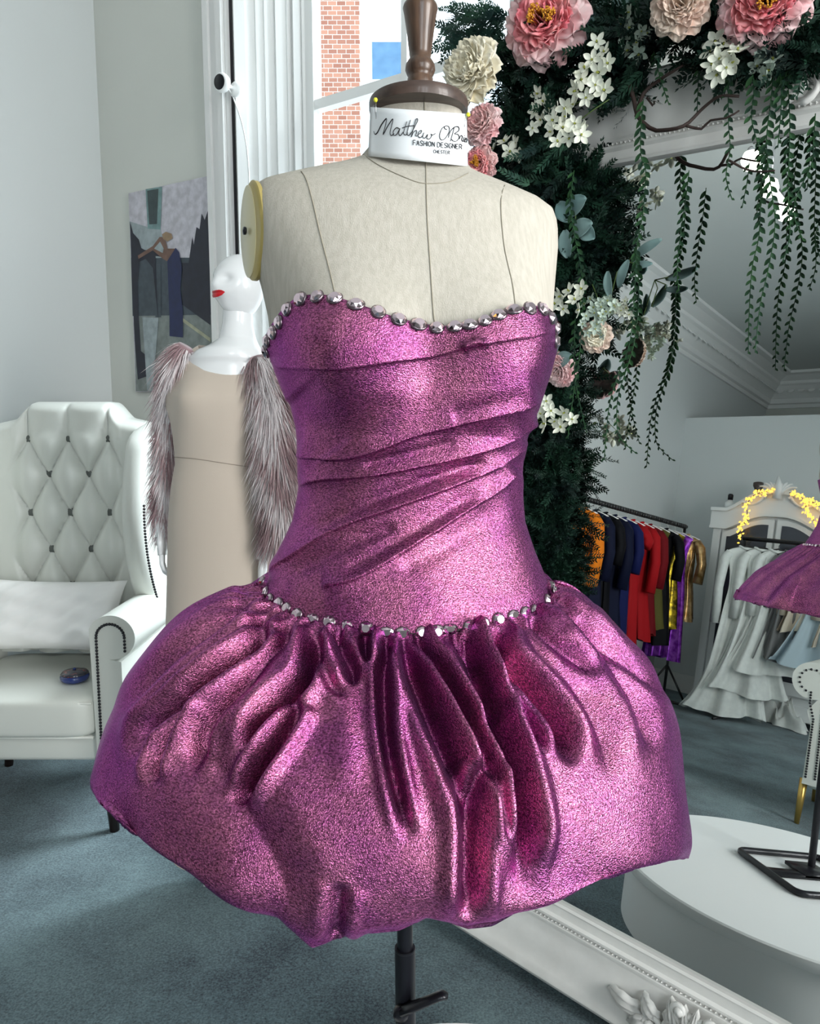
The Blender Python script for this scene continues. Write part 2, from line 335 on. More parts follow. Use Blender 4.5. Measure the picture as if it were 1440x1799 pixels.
mb.add(c8, [(0, 1, 2, 3), (7, 6, 5, 4), (0, 4, 5, 1), (1, 5, 6, 2), (2, 6, 7, 3), (3, 7, 4, 0)]); obj('backing_board', mb, M['wood'], mirror, smooth=False)
prof = [(0, 0), (0, .012), (.006, .016), (.012, .014), (.03, .018), (.036, .026), (.042, .026), (.046, .020), (.052, .019), (.056, .024), (.062, .024), (.07, .022), (.10, .026), (.13, .036), (.175, .046), (.185, .054), (.196, .058), (.205, .054), (.21, .044), (.21, -.03)]
mb = MB(); G = []
for a, h in prof:
    G.append([mpt(u, v, h) for u, v in ((U0-a, V0-a), (U1+a, V0-a), (U1+a, V1+a), (U0-a, V1+a))])
mb.grid(np.array(G), True)
for (ua, va, ub, vb) in ((U0, V0, U1, V0), (U1, V0, U1, V1), (U1, V1, U0, V1), (U0, V1, U0, V0)):          # beaded inner rope
    a_ = .049; du, dv = np.sign([ub-ua, vb-va]); L_ = abs(ub-ua)+abs(vb-va); cx_, cy_ = (1 if ua > -.4 else -1), (1 if va > 0 else -1)
    offu, offv = (0, -a_*1) if (dv == 0 and va < 0) else (0, a_) if dv == 0 else (a_, 0) if ua > 0 else (-a_, 0)
    n_ = int(L_/.012)
    for i in range(n_):
        c = mpt(ua+du*(i+.5)*.012+offu, va+dv*(i+.5)*.012+offv, .021); e1 = (MU*du+MV*dv)*.0045; e2 = (MU*abs(dv)+MV*abs(du))*.004
        mb.add([c+e1, c+e2, c-e1, c-e2, c-MN*.006], [(0, 1, 4), (1, 2, 4), (2, 3, 4), (3, 0, 4)])
obj('frame_moulding', mb, M['frame'], mirror, smooth=True, angle=40)
def scroll(mb, u, v, r, a0, turns, s=1, th=.009, h=.05):
    pts = []; rr = []
    for i in range(22):
        t = i/21; a = a0+s*turns*2*math.pi*t; q = r*(1-.82*t)
        pts.append(mpt(u+q*math.cos(a), v+q*math.sin(a), h+.012*t)); rr.append(th*(1-.35*t))
    mb.tube(pts, rr, 8)
    mb.lathe([(0, -.01), (.011, -.008), (.014, 0), (.009, .009), (0, .012)], mpt(u, v, h+.01), 10, R=Vector(-MN).to_track_quat('Z', 'Y').to_matrix())
def leafm(mb, u, v, a, L_, wd, h=.045, curl=.03):
    G = []
    for i in range(9):
        t = i/8; w_ = wd*math.sin(math.pi*min(t*.9+.1, 1))**.7*(1+.25*math.cos(t*22)); row = []
        for j in range(-3, 4):
            q = j/3; uu = t*L_; vv = q*w_
            row.append(mpt(u+uu*math.cos(a)-vv*math.sin(a), v+uu*math.sin(a)+vv*math.cos(a), h+curl*math.sin(math.pi*t)*.8-.014*q*q+.006*math.cos(q*9)))
        G.append(row)
    mb.grid(np.array(G))
def cartouche(u, v, up, sc=1.0):
    mb = MB()
    for s in (-1, 1):
        scroll(mb, u+s*.045*sc, v, .04*sc, math.pi/2 if s < 0 else math.pi/2, 1.3, s)
        scroll(mb, u+s*.10*sc, v-.02*up*sc, .032*sc, -math.pi/2, 1.2, -s)
        scroll(mb, u+s*.035*sc, v+.055*up*sc, .026*sc, 0 if s < 0 else math.pi, 1.2, s)
        for k, (du, a, L_) in enumerate(((.12, .15, .10), (.09, -.5, .08), (.08, .7, .07), (.03, 1.1, .08))):
            leafm(mb, u+s*du*sc, v-.01*up, (a if s > 0 else math.pi-a)*1, L_*sc, .02*sc)
    for k in range(7):
        a = math.pi/2*up+(k-3)*.36; leafm(mb, u, v-.015*up, a, .085*sc, .014*sc, h=.052)
    mb.lathe([(0, -.02), (.024*sc, -.012), (.03*sc, .004), (.018*sc, .018), (0, .022)], mpt(u, v-.01*up, .055), 14, R=Vector(-MN).to_track_quat('Z', 'Y').to_matrix())
    obj('carved_scrolls', mb, M['frame'], mirror)
cartouche(-.465, V0-.125, 1, 1.0); cartouche(-.42, V1+.10, 1, 1.15)
for (u, v) in ((U0-.09, V0-.09), (U0-.09, V1+.09), (U1+.09, V1+.09), (U1+.09, V0-.09)):
    mb = MB()
    for k in range(6): leafm(mb, u, v, k*math.pi/3+.3, .10, .022)
    obj('corner_leaf', mb, M['frame'], mirror)

# ------------------------------------------------------------------ round display platform
PCX, PCY, PR, PZ = .10, .912, .60, .16
plat = thing('display_platform', 'low round white display platform under the dress form stand', 'platform', (PCX, PCY, GZ))
mb = MB(); mb.lathe([(0, PZ-.035), (PR-.004, PZ-.035), (PR, PZ-.030), (PR, PZ-.005), (PR-.005, PZ), (0, PZ)], (PCX, PCY, 0), 128); obj('platform_top', mb, M['platform'], plat, angle=40)
mb = MB(); mb.lathe([(PR-.03, GZ), (PR-.03, PZ-.036)], (PCX, PCY, 0), 128); obj('platform_side', mb, M['platform'], plat, angle=40)
CY = .805
# ------------------------------------------------------------------ fitted rings: a body of horizontal sections about an axis near (0,CY)
def interp(x, xs, ys): 
    i = np.argsort(xs); return np.interp(x, np.array(xs)[i], np.array(ys)[i])
def kz(pts, Yt):
    o = []
    for x, y in pts:
        r = ray(x, y); o.append((r[0]/r[1], CAMH+r[2]/r[1]*Yt))
    return np.array(o)
Lp = [(652, 168), (650, 205), (642, 235), (625, 256), (590, 268), (540, 281), (490, 296), (450, 309), (434, 322), (425, 345), (427, 400), (438, 450), (452, 500), (465, 560), (469, 610), (482, 643), (502, 694), (520, 752), (529, 803), (529, 853), (518, 920), (494, 982), (473, 1024), (462, 1060)]
Rp = [(818, 168), (820, 230), (824, 262), (836, 280), (858, 294), (892, 311), (930, 330), (958, 345), (977, 361), (985, 385), (986, 430), (982, 480), (978, 530), (977, 577), (975, 612), (964, 655), (949, 702), (921, 760), (913, 811), (914, 869), (919, 920), (937, 974), (957, 1021), (966, 1060)]
# (k,z) tables; sorted by z
def table(pts, Yt=CY-.023):
    a = kz(pts, Yt); a = a[np.argsort(a[:, 1])]; return a
TL, TR = table(Lp), table(Rp)
ZT = TL[-1, 1]
Zr = [1.20, 1.30, 1.37, 1.45, 1.53, 1.60, 1.66, 1.72, 1.77, 1.80, 1.82, 1.84, 1.95]
RHO = [.86, .84, .80, .76, .78, .74, .60, .50, .42, .44, .60, .92, 1.0]
CYT = [CY+q for q in (0, 0, 0, 0, -.003, -.003, 0, .006, .014, .014, .014, .014, .014)]
def ring(z):
    kl = np.interp(z, TL[:, 1], TL[:, 0]); kr = np.interp(z, TR[:, 1], TR[:, 0]); rho = np.interp(z, Zr, RHO); cy = np.interp(z, Zr, CYT)
    sl = math.sqrt(1+kl*kl*rho*rho); sr = math.sqrt(1+kr*kr*rho*rho)
    a = (kr-kl)*cy/(sl+sr); cx = kl*cy + a*sl
    return cx, cy, a, rho*a
YAW = math.radians(12)
PLN = np.array([-math.cos(math.radians(33)), -math.sin(math.radians(33)), 0]); PL0 = PX(426, 400, CY+.002)
PRN = np.array([math.cos(math.radians(12)), -math.sin(math.radians(12)), 0])
def body(z, th, off=0.0):
    cx, cy, a, b = ring(z); c, s = math.cos(th), math.sin(th)
    e = np.interp(z, [1.6, 1.7, 1.8, 1.84], [1.0, .88, .82, 1.0])
    x = (a+off)*math.copysign(abs(c)**e, c); y = -(b+off)*math.copysign(abs(s)**e, s)
    # bust and shoulder-blade relief
    zb = 1.565
    for tb in (math.radians(90-6+31), math.radians(90-6-31)):
        d = (th-tb+math.pi) % (2*math.pi)-math.pi
        h = .026*math.exp(-(d/.40)**2-((z-zb)/.075)**2) 
        x += h*math.cos(tb); y -= h*math.sin(tb)
    d = (th-math.radians(84)+math.pi) % (2*math.pi)-math.pi
    y += .008*math.exp(-(d/.16)**2-((z-zb)/.05)**2)
    P = np.array([cx+x, cy+y, z])
    if 1.61 < z < 1.80:
        q = (P-PL0) @ PLN
        if q > -off*0: P = P - PLN*(q-off*0) if q > 0 else P
    return P
def torso_grid(zs, n, off=0.0):
    return np.array([[body(z, 2*math.pi*k/n, off) for k in range(n)] for z in zs])
form = thing('dress_form', 'calico dress form with turned wooden neck finial on black adjustable stand', 'dress form', (.03, CY, PZ))
zs = list(np.linspace(1.16, 1.74, 60))+list(np.linspace(1.745, ZT, 34))
G = torso_grid(zs, 128, -.004)
mb = MB(); mb.grid(G, True, flip=True); n0 = 0
torso = obj('torso', mb, M['calico'], form)
mb = MB(); mb.add(G[0], [tuple(range(128))]); obj('torso_base', mb, M['calico'], form, smooth=False)
# arm plate
zc = PX(450, 403, CY-.013)[2]
pu = np.array([PLN[1], -PLN[0], 0]); pu = -pu if pu[0] < 0 else pu
def plate(mb, r1, r2, h0, h1, c, mi=0, n=48):
    V = []
    for h, q in ((h0, 1), (h1*.7+h0*.3, 1), (h1, .93)):
        for k in range(n):
            a = 2*math.pi*k/n; V.append(c + PLN*h + pu*r1*q*math.cos(a) + Z*(r2*q*math.sin(a)))
    mb.add(V, [(i*n+k, i*n+(k+1) % n, (i+1)*n+(k+1) % n, (i+1)*n+k) for i in range(2) for k in range(n)] + [tuple(2*n+k for k in range(n))], mi)
P1 = PX(427, 403, CY); P2 = PX(466, 403, CY)
pc = PL0 + pu*((PX(447, 403, CY-.023)-PL0) @ pu); pc[2] = zc
tt = None
def onplane(x, y):
    r = ray(x, y); return _O + r*(((PL0-_O) @ PLN)/(r @ PLN))
ca, cb = onplane(427, 403), onplane(467, 410); pc = (ca+cb)/2; r1 = np.linalg.norm((cb-ca)[:2])/2; zt_, zb_ = onplane(441, 318)[2], onplane(458, 488)[2]; pc[2] = (zt_+zb_)/2; r2 = (zt_-zb_)/2
r1 = min(r1, .058)*.92; pc = pc - pu*.004
mb = MB(); plate(mb, r1*1.02, r2*1.0, -.004, .002, pc); pe = obj('arm_plate', mb, M['plate_edge'], form, label='yellow edged oval arm plate', angle=40)
mb = MB(); plate(mb, r1*.74, r2*.93, .001, .0035, pc - pu*r1*.22); obj('plate_face', mb, M['plate'], pe, angle=40)
mb = MB(); mb.lathe([(.004, 0), (.004, .002), (0, .003)], pc+PLN*.006-pu*r1*.15+Z*0, 10, R=Vector(PLN).to_track_quat('Z', 'Y').to_matrix()); obj('plate_screw', mb, M['black'], pe)
# bvh of the bare body for placing seams, card and pins
def bvh_of(o):
    me = o.data; Mw = M4(form.location); return BVHTree.FromPolygons([tuple(Mw @ v.co) for v in me.vertices], [tuple(p.vertices) for p in me.polygons])
TB = bvh_of(torso)
def hit(tree, x, y, off=0):
    r = Vector(ray(x, y)).normalized(); loc, nor, i, d = tree.ray_cast(Vector(_O), r)
    if loc is None: return None, None
    if nor.dot(r) > 0: nor = -nor
    return np.array(loc + nor*off), np.array(nor)
def densify(pts, step=6, smooth=True):
    pts = np.array(pts, float); out = []
    n = len(pts)
    for i in range(n-1):
        p0 = pts[max(i-1, 0)]; p1 = pts[i]; p2 = pts[i+1]; p3 = pts[min(i+2, n-1)]
        m = max(1, int(np.linalg.norm(p2-p1)/step))
        for k in range(m):
            t = k/m
            out.append(.5*((2*p1)+(-p0+p2)*t+(2*p0-5*p1+4*p2-p3)*t*t+(-p0+3*p1-3*p2+p3)*t**3) if smooth else p1+(p2-p1)*t)
    out.append(pts[-1]); return out
def thread(pts, r=.00045):
    P = [hit(TB, x, y, .0002)[0] for x, y in densify(pts, 8)]
    P = [p for p in P if p is not None]; return P
mb = MB()
for pts in ([(745, 168), (748, 300), (750, 380), (755, 460), (762, 560), (768, 580)], [(517, 292), (535, 310), (548, 350), (562, 410), (580, 480), (590, 525)],
            [(622, 258), (660, 288), (712, 313), (745, 323), (790, 320), (822, 305)], [(893, 313), (880, 350), (885, 430), (900, 500), (905, 540)]):
    mb.tube(thread(pts), .0006, 5)
obj('seam_line', mb, M['thread'], form)
# neck cap and finial
cx, cy, a, b = ring(ZT-.002); capz = ZT-.002
mb = MB(); R_ = a*1.045; mb.lathe([(0, capz-.001), (R_*.985, capz-.001), (R_, capz+.002), (R_, capz+.0085), (R_*.985, capz+.0105), (0, capz+.012)], (cx, cy, 0), 64); obj('neck_cap', mb, M['wood_dark'], form, angle=40)
ftop = PX(739, 10, cy)[2]; h = ftop-capz-.011; s = 1.0
px = lambda w_: w_/FPX*cy*.955
zz = lambda y: PX(739, y, cy)[2]
prof = [(px(22), capz+.011), (px(22), zz(140)), (px(20), zz(136)), (px(23), zz(132)), (px(26), zz(124)), (px(25), zz(115)), (px(21), zz(108)), (px(18), zz(104)), (px(19), zz(95)), (px(23), zz(60)), (px(28), zz(25)), (px(30), zz(16)), (px(28.5), zz(10)), (px(20), zz(8)), (0, zz(7.5))]
fx = PX(738, 80, cy)[0]
mb = MB(); mb.lathe(prof, (fx, cy, 0), 40); obj('neck_finial', mb, M['wood'], form)
# stand
pxs = -.006
mb = MB(); mb.tube([(pxs, CY, PZ+.3), (pxs, CY, 1.18)], .0093, 20); obj('inner_pole', mb, M['black'], form, angle=40)
zt = PX(710, 1668, CY)[2]
mb = MB(); mb.tube([(pxs+.004, CY, PZ+.015), (pxs, CY, zt)], .0122, 24, cap=False); mb.tube([(pxs, CY, zt-.001), (pxs, CY, zt+.001)], .0122, 24, cap=False); mb.lathe([(.0118, 0), (.0126, .0015), (.0122, .0035), (.0095, .0035)], (pxs, CY, zt-.001), 24); obj('outer_pole', mb, M['black'], form, angle=40)
mb = MB(); zl = PX(710, 1772, CY-.013)[2]
mb.tube([PX(708, 1775, CY-.015), PX(728, 1768, CY-.021), PX(755, 1757, CY-.025), PX(776, 1748, CY-.027), PX(786, 1750, CY-.027)], [.010, .009, .008, .008, .005], 10, flat=.6)
mb.lathe([(.009, 0), (.009, .008), (.004, .010), (0, .010)], PX(704, 1776, CY-.012), 12, R=Matrix.Rotation(math.pi/2, 3, 'X')); obj('clamp_lever', mb, M['black'], form)
mb = MB(); bx, by, bz, hs = .05, .85, PZ+.012, .168
cor = []
for (sx, sy) in ((-1, 1), (1, 1), (1, -1), (-1, -1)):
    for k in range(5):
        a0 = {(-1, 1): math.pi, (1, 1): math.pi/2, (1, -1): 0, (-1, -1): -math.pi/2}[(sx, sy)] - k*math.pi/8
        cor.append((bx+sx*(hs-.03)+.03*math.cos(a0), by+sy*(hs-.03)+.03*math.sin(a0), bz))
mb.tube(cor, .011, 10, closed=True); mb.box((bx, by, bz-.004), (.05, 2*hs, .012)); mb.box((bx-.03, by-.02, bz+.002), (.11, .11, .012)); obj('stand_base', mb, M['black'], form)
# ------------------------------------------------------------------ the bubble dress
dress = thing('bubble_dress', 'metallic pink strapless bubble-skirt mini dress with crystal trim on the dress form', 'dress', (0, CY, 1.0))
seam_px = [(459, 1020), (467, 1040), (475, 1050), (490, 1059), (504, 1067), (522, 1079), (549, 1086), (578, 1092), (609, 1099), (644, 1103), (679, 1109), (707, 1111), (741, 1109), (768, 1108), (790, 1104), (825, 1100), (850, 1093), (875, 1087), (901, 1079), (922, 1075), (938, 1071), (963, 1054), (975, 1036), (971, 1024)]
neck_px = [(465, 616), (470, 598), (480, 583), (491, 565), (505, 542), (528, 524), (557, 520), (588, 523), (625, 534), (664, 547), (700, 560), (735, 569), (767, 575), (799, 573), (825, 570), (852, 563), (876, 553), (902, 544), (930, 541), (952, 542), (967, 557), (976, 575), (976, 598)]
def theta_of(P):
    cx, cy, a, b = ring(P[2]); return math.atan2(-(P[1]-cy)/b, (P[0]-cx)/a) % (2*math.pi)
def curve_th(px, side_z_l, side_z_r, back_z):
    tz = []
    for x, y in px[2:-2]:
        P, n = hit(TB, x, y)
        if P is not None and math.sin(theta_of(P)) > .12: tz.append((theta_of(P), P[2]))
    tz += [(-.15, side_z_r), (math.pi+.15, side_z_l), (math.pi*1.5, back_z), (-.5*math.pi, back_z), (2*math.pi-.15, side_z_r)]
    tz = np.array(sorted(tz)); 
    def fn(th): return np.interp(th % (2*math.pi), tz[:, 0], tz[:, 1])
    q = np.linspace(0, 2*math.pi, 721)[:-1]; v = np.array([fn(t) for t in q]); k = np.ones(9)/9
    v = np.convolve(np.concatenate([v[-4:], v, v[:4]]), k, 'valid')
    return lambda th: np.interp((th % (2*math.pi))/(2*math.pi)*720, np.arange(721), np.append(v, v[0]))
zneck = curve_th(neck_px, PX(466, 625, CY-.013)[2], PX(977, 610, CY-.013)[2], 1.56)
zseam = curve_th(seam_px, PX(459, 1022, CY)[2], PX(971, 1022, CY)[2], 1.31)
def polyd(P, line):
    """signed distance (+ = above/left of the stroke on the picture) and position 0..1 along it"""
    line = np.array(densify(line, 12)); best = np.full(len(P), 1e9); sg = np.zeros(len(P)); tp = np.zeros(len(P)); n = len(line)-1
    for i in range(n):
        a, b = line[i], line[i+1]; d = b-a; L2 = d @ d; t = np.clip(((P-a) @ d)/L2, 0, 1); q = a+t[:, None]*d; r = P-q; ds = np.hypot(r[:, 0], r[:, 1])
        m = ds < best; best[m] = ds[m]; cr = d[0]*r[:, 1]-d[1]*r[:, 0]; sg[m] = -np.sign(cr[m]); tp[m] = (i+t[m])/n
    return best*sg, tp
NT = 600; NVv = 280
ths = 2*math.pi*np.arange(NT)/NT
G = np.zeros((NVv, NT, 3))
for j, th in enumerate(ths):
    z0, z1 = zseam(th), zneck(th)
    for i in range(NVv):
        t = i/(NVv-1); G[i, j] = body(z0+(z1-z0)*t, th, .0005)
def normals(G):
    du = np.roll(G, -1, 1)-np.roll(G, 1, 1); dv = np.gradient(G, axis=0); n = np.cross(du, dv); n /= np.linalg.norm(n, axis=2)[..., None]+1e-12; return n
def outward(G, n, c=(0, CY)):
    r = G[..., :2]-np.array(c); s = np.sign((n[..., :2]*r).sum(-1)); s[s == 0] = 1; return n*s[..., None]
Nn = outward(G, normals(G))
front = (np.sin(ths) > -.15)[None, :]
PP = proj(G).reshape(-1, 2)
disp = np.zeros(len(PP))
# drape folds: each pleat is a raised lip whose edge follows the line
def lip(line, amp, wu, taper=.07):
    global disp
    d, t = polyd(PP, line); tp = np.clip(t/taper, 0, 1)*np.clip((1-t)/taper, 0, 1); tp = tp*tp*(3-2*tp)
    up = np.where(d > 0, np.exp(-d/wu), (.62+.38*np.exp(-np.abs(d)/1.5))*np.exp(-np.abs(d)/20)); disp += amp*up*tp
def groove(line, amp, wd, taper=.15):
    global disp
    d, t = polyd(PP, line); tp = np.clip(t/taper, 0, 1)*np.clip((1-t)/taper, 0, 1); tp = tp*tp*(3-2*tp); disp += -amp*np.exp(-(d/wd)**2)*tp
lip([(480, 643), (557, 646), (607, 646), (673, 637), (763, 626), (829, 608), (899, 597), (975, 585)], .0045, 55)
lip([(520, 801), (607, 801), (673, 783), (732, 760), (790, 744), (860, 725), (950, 699)], .0075, 34)
lip([(524, 858), (568, 844), (634, 837), (712, 823), (790, 803), (868, 776), (945, 733)], .0075, 26)
lip([(470, 1016), (537, 970), (615, 923), (693, 894), (771, 863), (848, 826), (925, 775)], .0075, 30)
lip([(565, 1034), (627, 1021), (712, 970), (790, 916), (868, 861), (905, 822)], .0075, 30)
groove([(600, 1010), (680, 965), (760, 915), (840, 862)], .004, 14)
groove([(560, 930), (640, 890), (740, 850), (850, 805)], .0035, 12)
groove([(790, 730), (860, 710), (920, 690)], .0022, 15); groove([(640, 812), (720, 795), (800, 775)], .002, 9)
groove([(700, 1000), (790, 955), (870, 890)], .0025, 18); groove([(510, 1010), (600, 965), (700, 925)], .003, 14)
groove([(515, 690), (560, 740), (600, 790)], .004, 35)
d, t = polyd(PP, [(820, 608), (838, 600), (850, 603)]); disp += .004*np.exp(-(d/7)**2)
disp = disp.reshape(NVv, NT)*front*1.15
jit = NR.normal(size=(NVv, NT))
edge = np.clip(np.arange(NVv)/4, 0, 1)[:, None]*np.clip((NVv-1-np.arange(NVv))/3, 0, 1)[:, None]
Gb = G+Nn*(disp*edge+.0015)[..., None]
mb = MB()
top_in = Gb[-1]-Nn[-1]*.004; top_in2 = top_in-Z*.01
mb.grid(np.concatenate([Gb, top_in[None], top_in2[None]]), True, flip=True)
bod = obj('bodice', mb, M['lame'], dress)
# --- skirt rings (left px, right px, front px row, depth ratio)
SR = [((462, 1022), (972, 1022), 1109, .85), ((405, 1034), (1012, 1036), 1150, .85), ((340, 1062), (1052, 1070), 1215, .86), ((288, 1108), (1092, 1120), 1290, .88),
      ((240, 1180), (1138, 1180), 1370, .88), ((205, 1245), (1170, 1235), 1445, .88), ((180, 1305), (1192, 1300), 1510, .87), ((164, 1358), (1205, 1372), 1570, .86),
      ((160, 1380), (1211, 1440), 1608, .85), ((165, 1396), (1212, 1485), 1632, .84), ((180, 1404), (1206, 1507), 1640, .82)]
def sring(l, r, fy, rho, cy=CY):
    rl, rr = ray(*l), ray(*r); kl, kr = rl[0]/rl[1], rr[0]/rr[1]; sl, sr = math.sqrt(1+kl*kl*rho*rho), math.sqrt(1+kr*kr*rho*rho)
    a = (kr-kl)*cy/(sl+sr); cx = kl*cy+a*sl; b = a*rho
    Yl = cy - (rho*rho*a*-kl*1.0)*0 - b*b*abs(kl)/(a*sl)*abs(1); Yr = cy - b*b*abs(kr)/(a*sr)
    zl = CAMH+rl[2]/rl[1]*Yl; zr = CAMH+rr[2]/rr[1]*Yr
    rf = ray((l[0]+r[0])/2*.5+.5*720, fy); zf = CAMH+rf[2]/rf[1]*(cy-b)
    return np.array([cx, a, b, zl, zr, zf])
SRV = np.array([sring(*s) for s in SR]); 
NS = 150; 
u = np.linspace(0, len(SR)-1, NS); 
def cub(u, A):
    i = np.clip(u.astype(int), 0, len(A)-2); t = (u-i)[:, None]; p0 = A[np.maximum(i-1, 0)]; p1 = A[i]; p2 = A[i+1]; p3 = A[np.minimum(i+2, len(A)-1)]
    return .5*((2*p1)+(-p0+p2)*t+(2*p0-5*p1+4*p2-p3)*t*t+(-p0+3*p1-3*p2+p3)*t**3)
SV = cub(u, SRV)
NTs = 720; ts = 2*math.pi*np.arange(NTs)/NTs
Gs = np.zeros((NS, NTs, 3))
zm_ = (SV[:, 3]+SV[:, 4])/2; zd_ = (SV[:, 4]-SV[:, 3])/2
for j, th in enumerate(ts):
    c, s = math.cos(th), math.sin(th)
    Gs[:, j, 0] = SV[:, 0]+SV[:, 1]*c; Gs[:, j, 1] = CY-SV[:, 2]*s*(1 if s > 0 else 1+.28*np.clip(np.linspace(0, 3, NS), 0, 1))
    Gs[:, j, 2] = zm_+zd_*c + (SV[:, 5]-zm_)*(s if s > 0 else -.2*s)*(1 if s > 0 else 1)*abs(s)**.3
for j, th in enumerate(ts):
    if math.sin(th) < 0.15: Gs[:, j, 2] -= .085*min(1, .15-math.sin(th))*np.sin(np.clip(np.linspace(0, 1, NS)/.9, 0, 1)*math.pi)**.7
# start exactly from the bodice seam, blending in
for j, th in enumerate(ts):
    tq = th/(2*math.pi)*NT; j0 = int(tq) % NT; f_ = tq-int(tq); Pb = Gb[0, j0]*(1-f_)+Gb[0, (j0+1) % NT]*f_
    d0 = Pb-Gs[0, j]
    wgt = np.clip(1-np.arange(NS)/(30 if math.sin(th) > 0 else 10), 0, 1)**2
    Gs[:, j] += d0[None]*wgt[:, None]
# underside
und = []
cxm, b_last = SV[-1, 0], Gs[-1]
cen = np.array([cxm, CY, Gs[-1, :, 2].mean()+.03])
for q in np.linspace(0, 1, 24)[1:]:
    s_ = 1-.55*q; R_ = b_last.copy(); R_[:, :2] = cen[:2]+(b_last[:, :2]-cen[:2])*s_; R_[:, 2] = b_last[:, 2]-.010*math.sin(min(q*8, 1)*math.pi)*0+.05*q**1.1; und.append(R_)
GA = np.concatenate([Gs, np.array(und)]); NA = len(GA)
# hem contour follows the photograph: hem lobes
hem = np.array([(160, 1392), (195, 1402), (235, 1440), (265, 1480), (300, 1502), (350, 1532), (400, 1565), (450, 1600), (490, 1612), (530, 1648), (548, 1664), (575, 1655), (600, 1646), (700, 1635), (750, 1613), (790, 1622), (822, 1631), (865, 1624), (910, 1600), (960, 1580), (1010, 1555), (1060, 1536), (1120, 1518), (1170, 1513), (1212, 1508)], float)
fr_ = np.sin(ts) > 0
for it in range(3):
    pj = proj(GA[NS-8:NS+6]); low = pj[..., 1].max(0); ar = pj[..., 1].argmax(0); xx = pj[ar, np.arange(NTs), 0]
    tgt = np.interp(xx, hem[:, 0], hem[:, 1]); dy = np.where(fr_, tgt-low, 0)*np.clip(np.sin(ts)*6, 0, 1)
    dz = -dy/FPX*np.clip(GA[NS-1, :, 1], .3, 2)*.9
    wv = np.clip((np.arange(NA)-NS*.62)/(NS*.36), 0, 1)**1.5
    GA[..., 2] += wv[:, None]*dz[None]
Na = outward(GA, normals(GA), (cxm, CY)); Na[NS+2:] = normals(GA)[NS+2:]
Na[NS+2:] *= -np.sign(Na[NS+2:, :, 2:3]); 
PPs = proj(GA).reshape(-1, 2); PP = PPs; disp = np.zeros(len(PP))
def crease(line, wd, dep, side=.45, taper=.12):
    """a valley with rounded rolls of cloth on both sides"""
    global disp
    d, t = polyd(PP, line); tp = np.clip((t+.02)/taper, 0, 1)*np.clip((1-t)/(taper*2.2), 0, 1); tp = tp*tp*(3-2*tp); d = np.abs(d)
    m = t > 0
    disp += tp*dep*1.6*(-np.exp(-(d/(wd*.85))**1.35)+side*np.exp(-((d-1.9*wd)/(1.0*wd))**2))
CR = [([(470, 1095), (446, 1133), (390, 1175), (335, 1212), (283, 1254), (251, 1296), (246, 1350)], 15, .016), ([(345, 1225), (325, 1250), (293, 1290), (276, 1333), (274, 1385)], 11, .011),
      ([(560, 1110), (545, 1165), (530, 1199), (483, 1240), (446, 1287), (415, 1330)], 14, .016), ([(528, 1230), (507, 1268), (479, 1315), (446, 1361), (405, 1420)], 13, .015),
      ([(590, 1105), (597, 1135), (615, 1166), (618, 1205)], 11, .010), ([(570, 1120), (566, 1160), (582, 1205), (615, 1222)], 9, .005),
      ([(676, 1112), (679, 1140), (674, 1189), (677, 1268), (688, 1343), (707, 1426), (722, 1480)], 11, .015),
      ([(705, 1116), (715, 1150), (738, 1207), (765, 1273), (794, 1340), (811, 1398), (817, 1462)], 17, .018), ([(728, 1112), (757, 1157), (807, 1240), (848, 1323), (873, 1382), (886, 1440), (900, 1500)], 9, .015),
      ([(790, 1108), (823, 1145), (840, 1190), (868, 1240), (869, 1273), (898, 1332), (915, 1394), (925, 1457), (920, 1519), (907, 1575)], 17, .019),
      ([(868, 1100), (882, 1157), (923, 1207), (957, 1248), (990, 1298), (1009, 1350)], 17, .018), ([(870, 1150), (882, 1190), (907, 1240), (932, 1290), (955, 1335)], 9, .010),
      ([(815, 1110), (835, 1150), (850, 1190), (868, 1226)], 9, .010), ([(930, 1085), (960, 1112), (1000, 1147), (1052, 1190)], 12, .007), ([(980, 1060), (1020, 1090), (1070, 1137), (1119, 1177), (1172, 1232)], 10, .007),
      ([(845, 1340), (832, 1415), (828, 1498), (823, 1625)], 18, .016), ([(440, 1060), (380, 1100), (300, 1160), (215, 1262)], 14, .008), ([(480, 1070), (430, 1105), (360, 1150), (300, 1200), (240, 1262)], 10, .007),
      ([(640, 1105), (642, 1135), (648, 1170)], 8, .008), ([(620, 1105), (640, 1180), (655, 1280), (660, 1400)], 26, .004), ([(505, 1085), (500, 1120), (450, 1180), (400, 1230), (350, 1290), (330, 1380)], 12, .008),
      ([(900, 1090), (940, 1130), (1010, 1200), (1060, 1290), (1075, 1380)], 22, .005), ([(1010, 1085), (1060, 1150), (1120, 1230), (1150, 1330)], 16, .006), ([(590, 1650), (590, 1600), (600, 1550)], 16, .005),
      ([(330, 1290), (400, 1380), (470, 1500), (520, 1620)], 44, .005)]
for l_, wd_, dp_ in CR: crease(l_, wd_, dp_)
disp = disp.reshape(NA, NTs)*(np.sin(ts) > 0)[None]
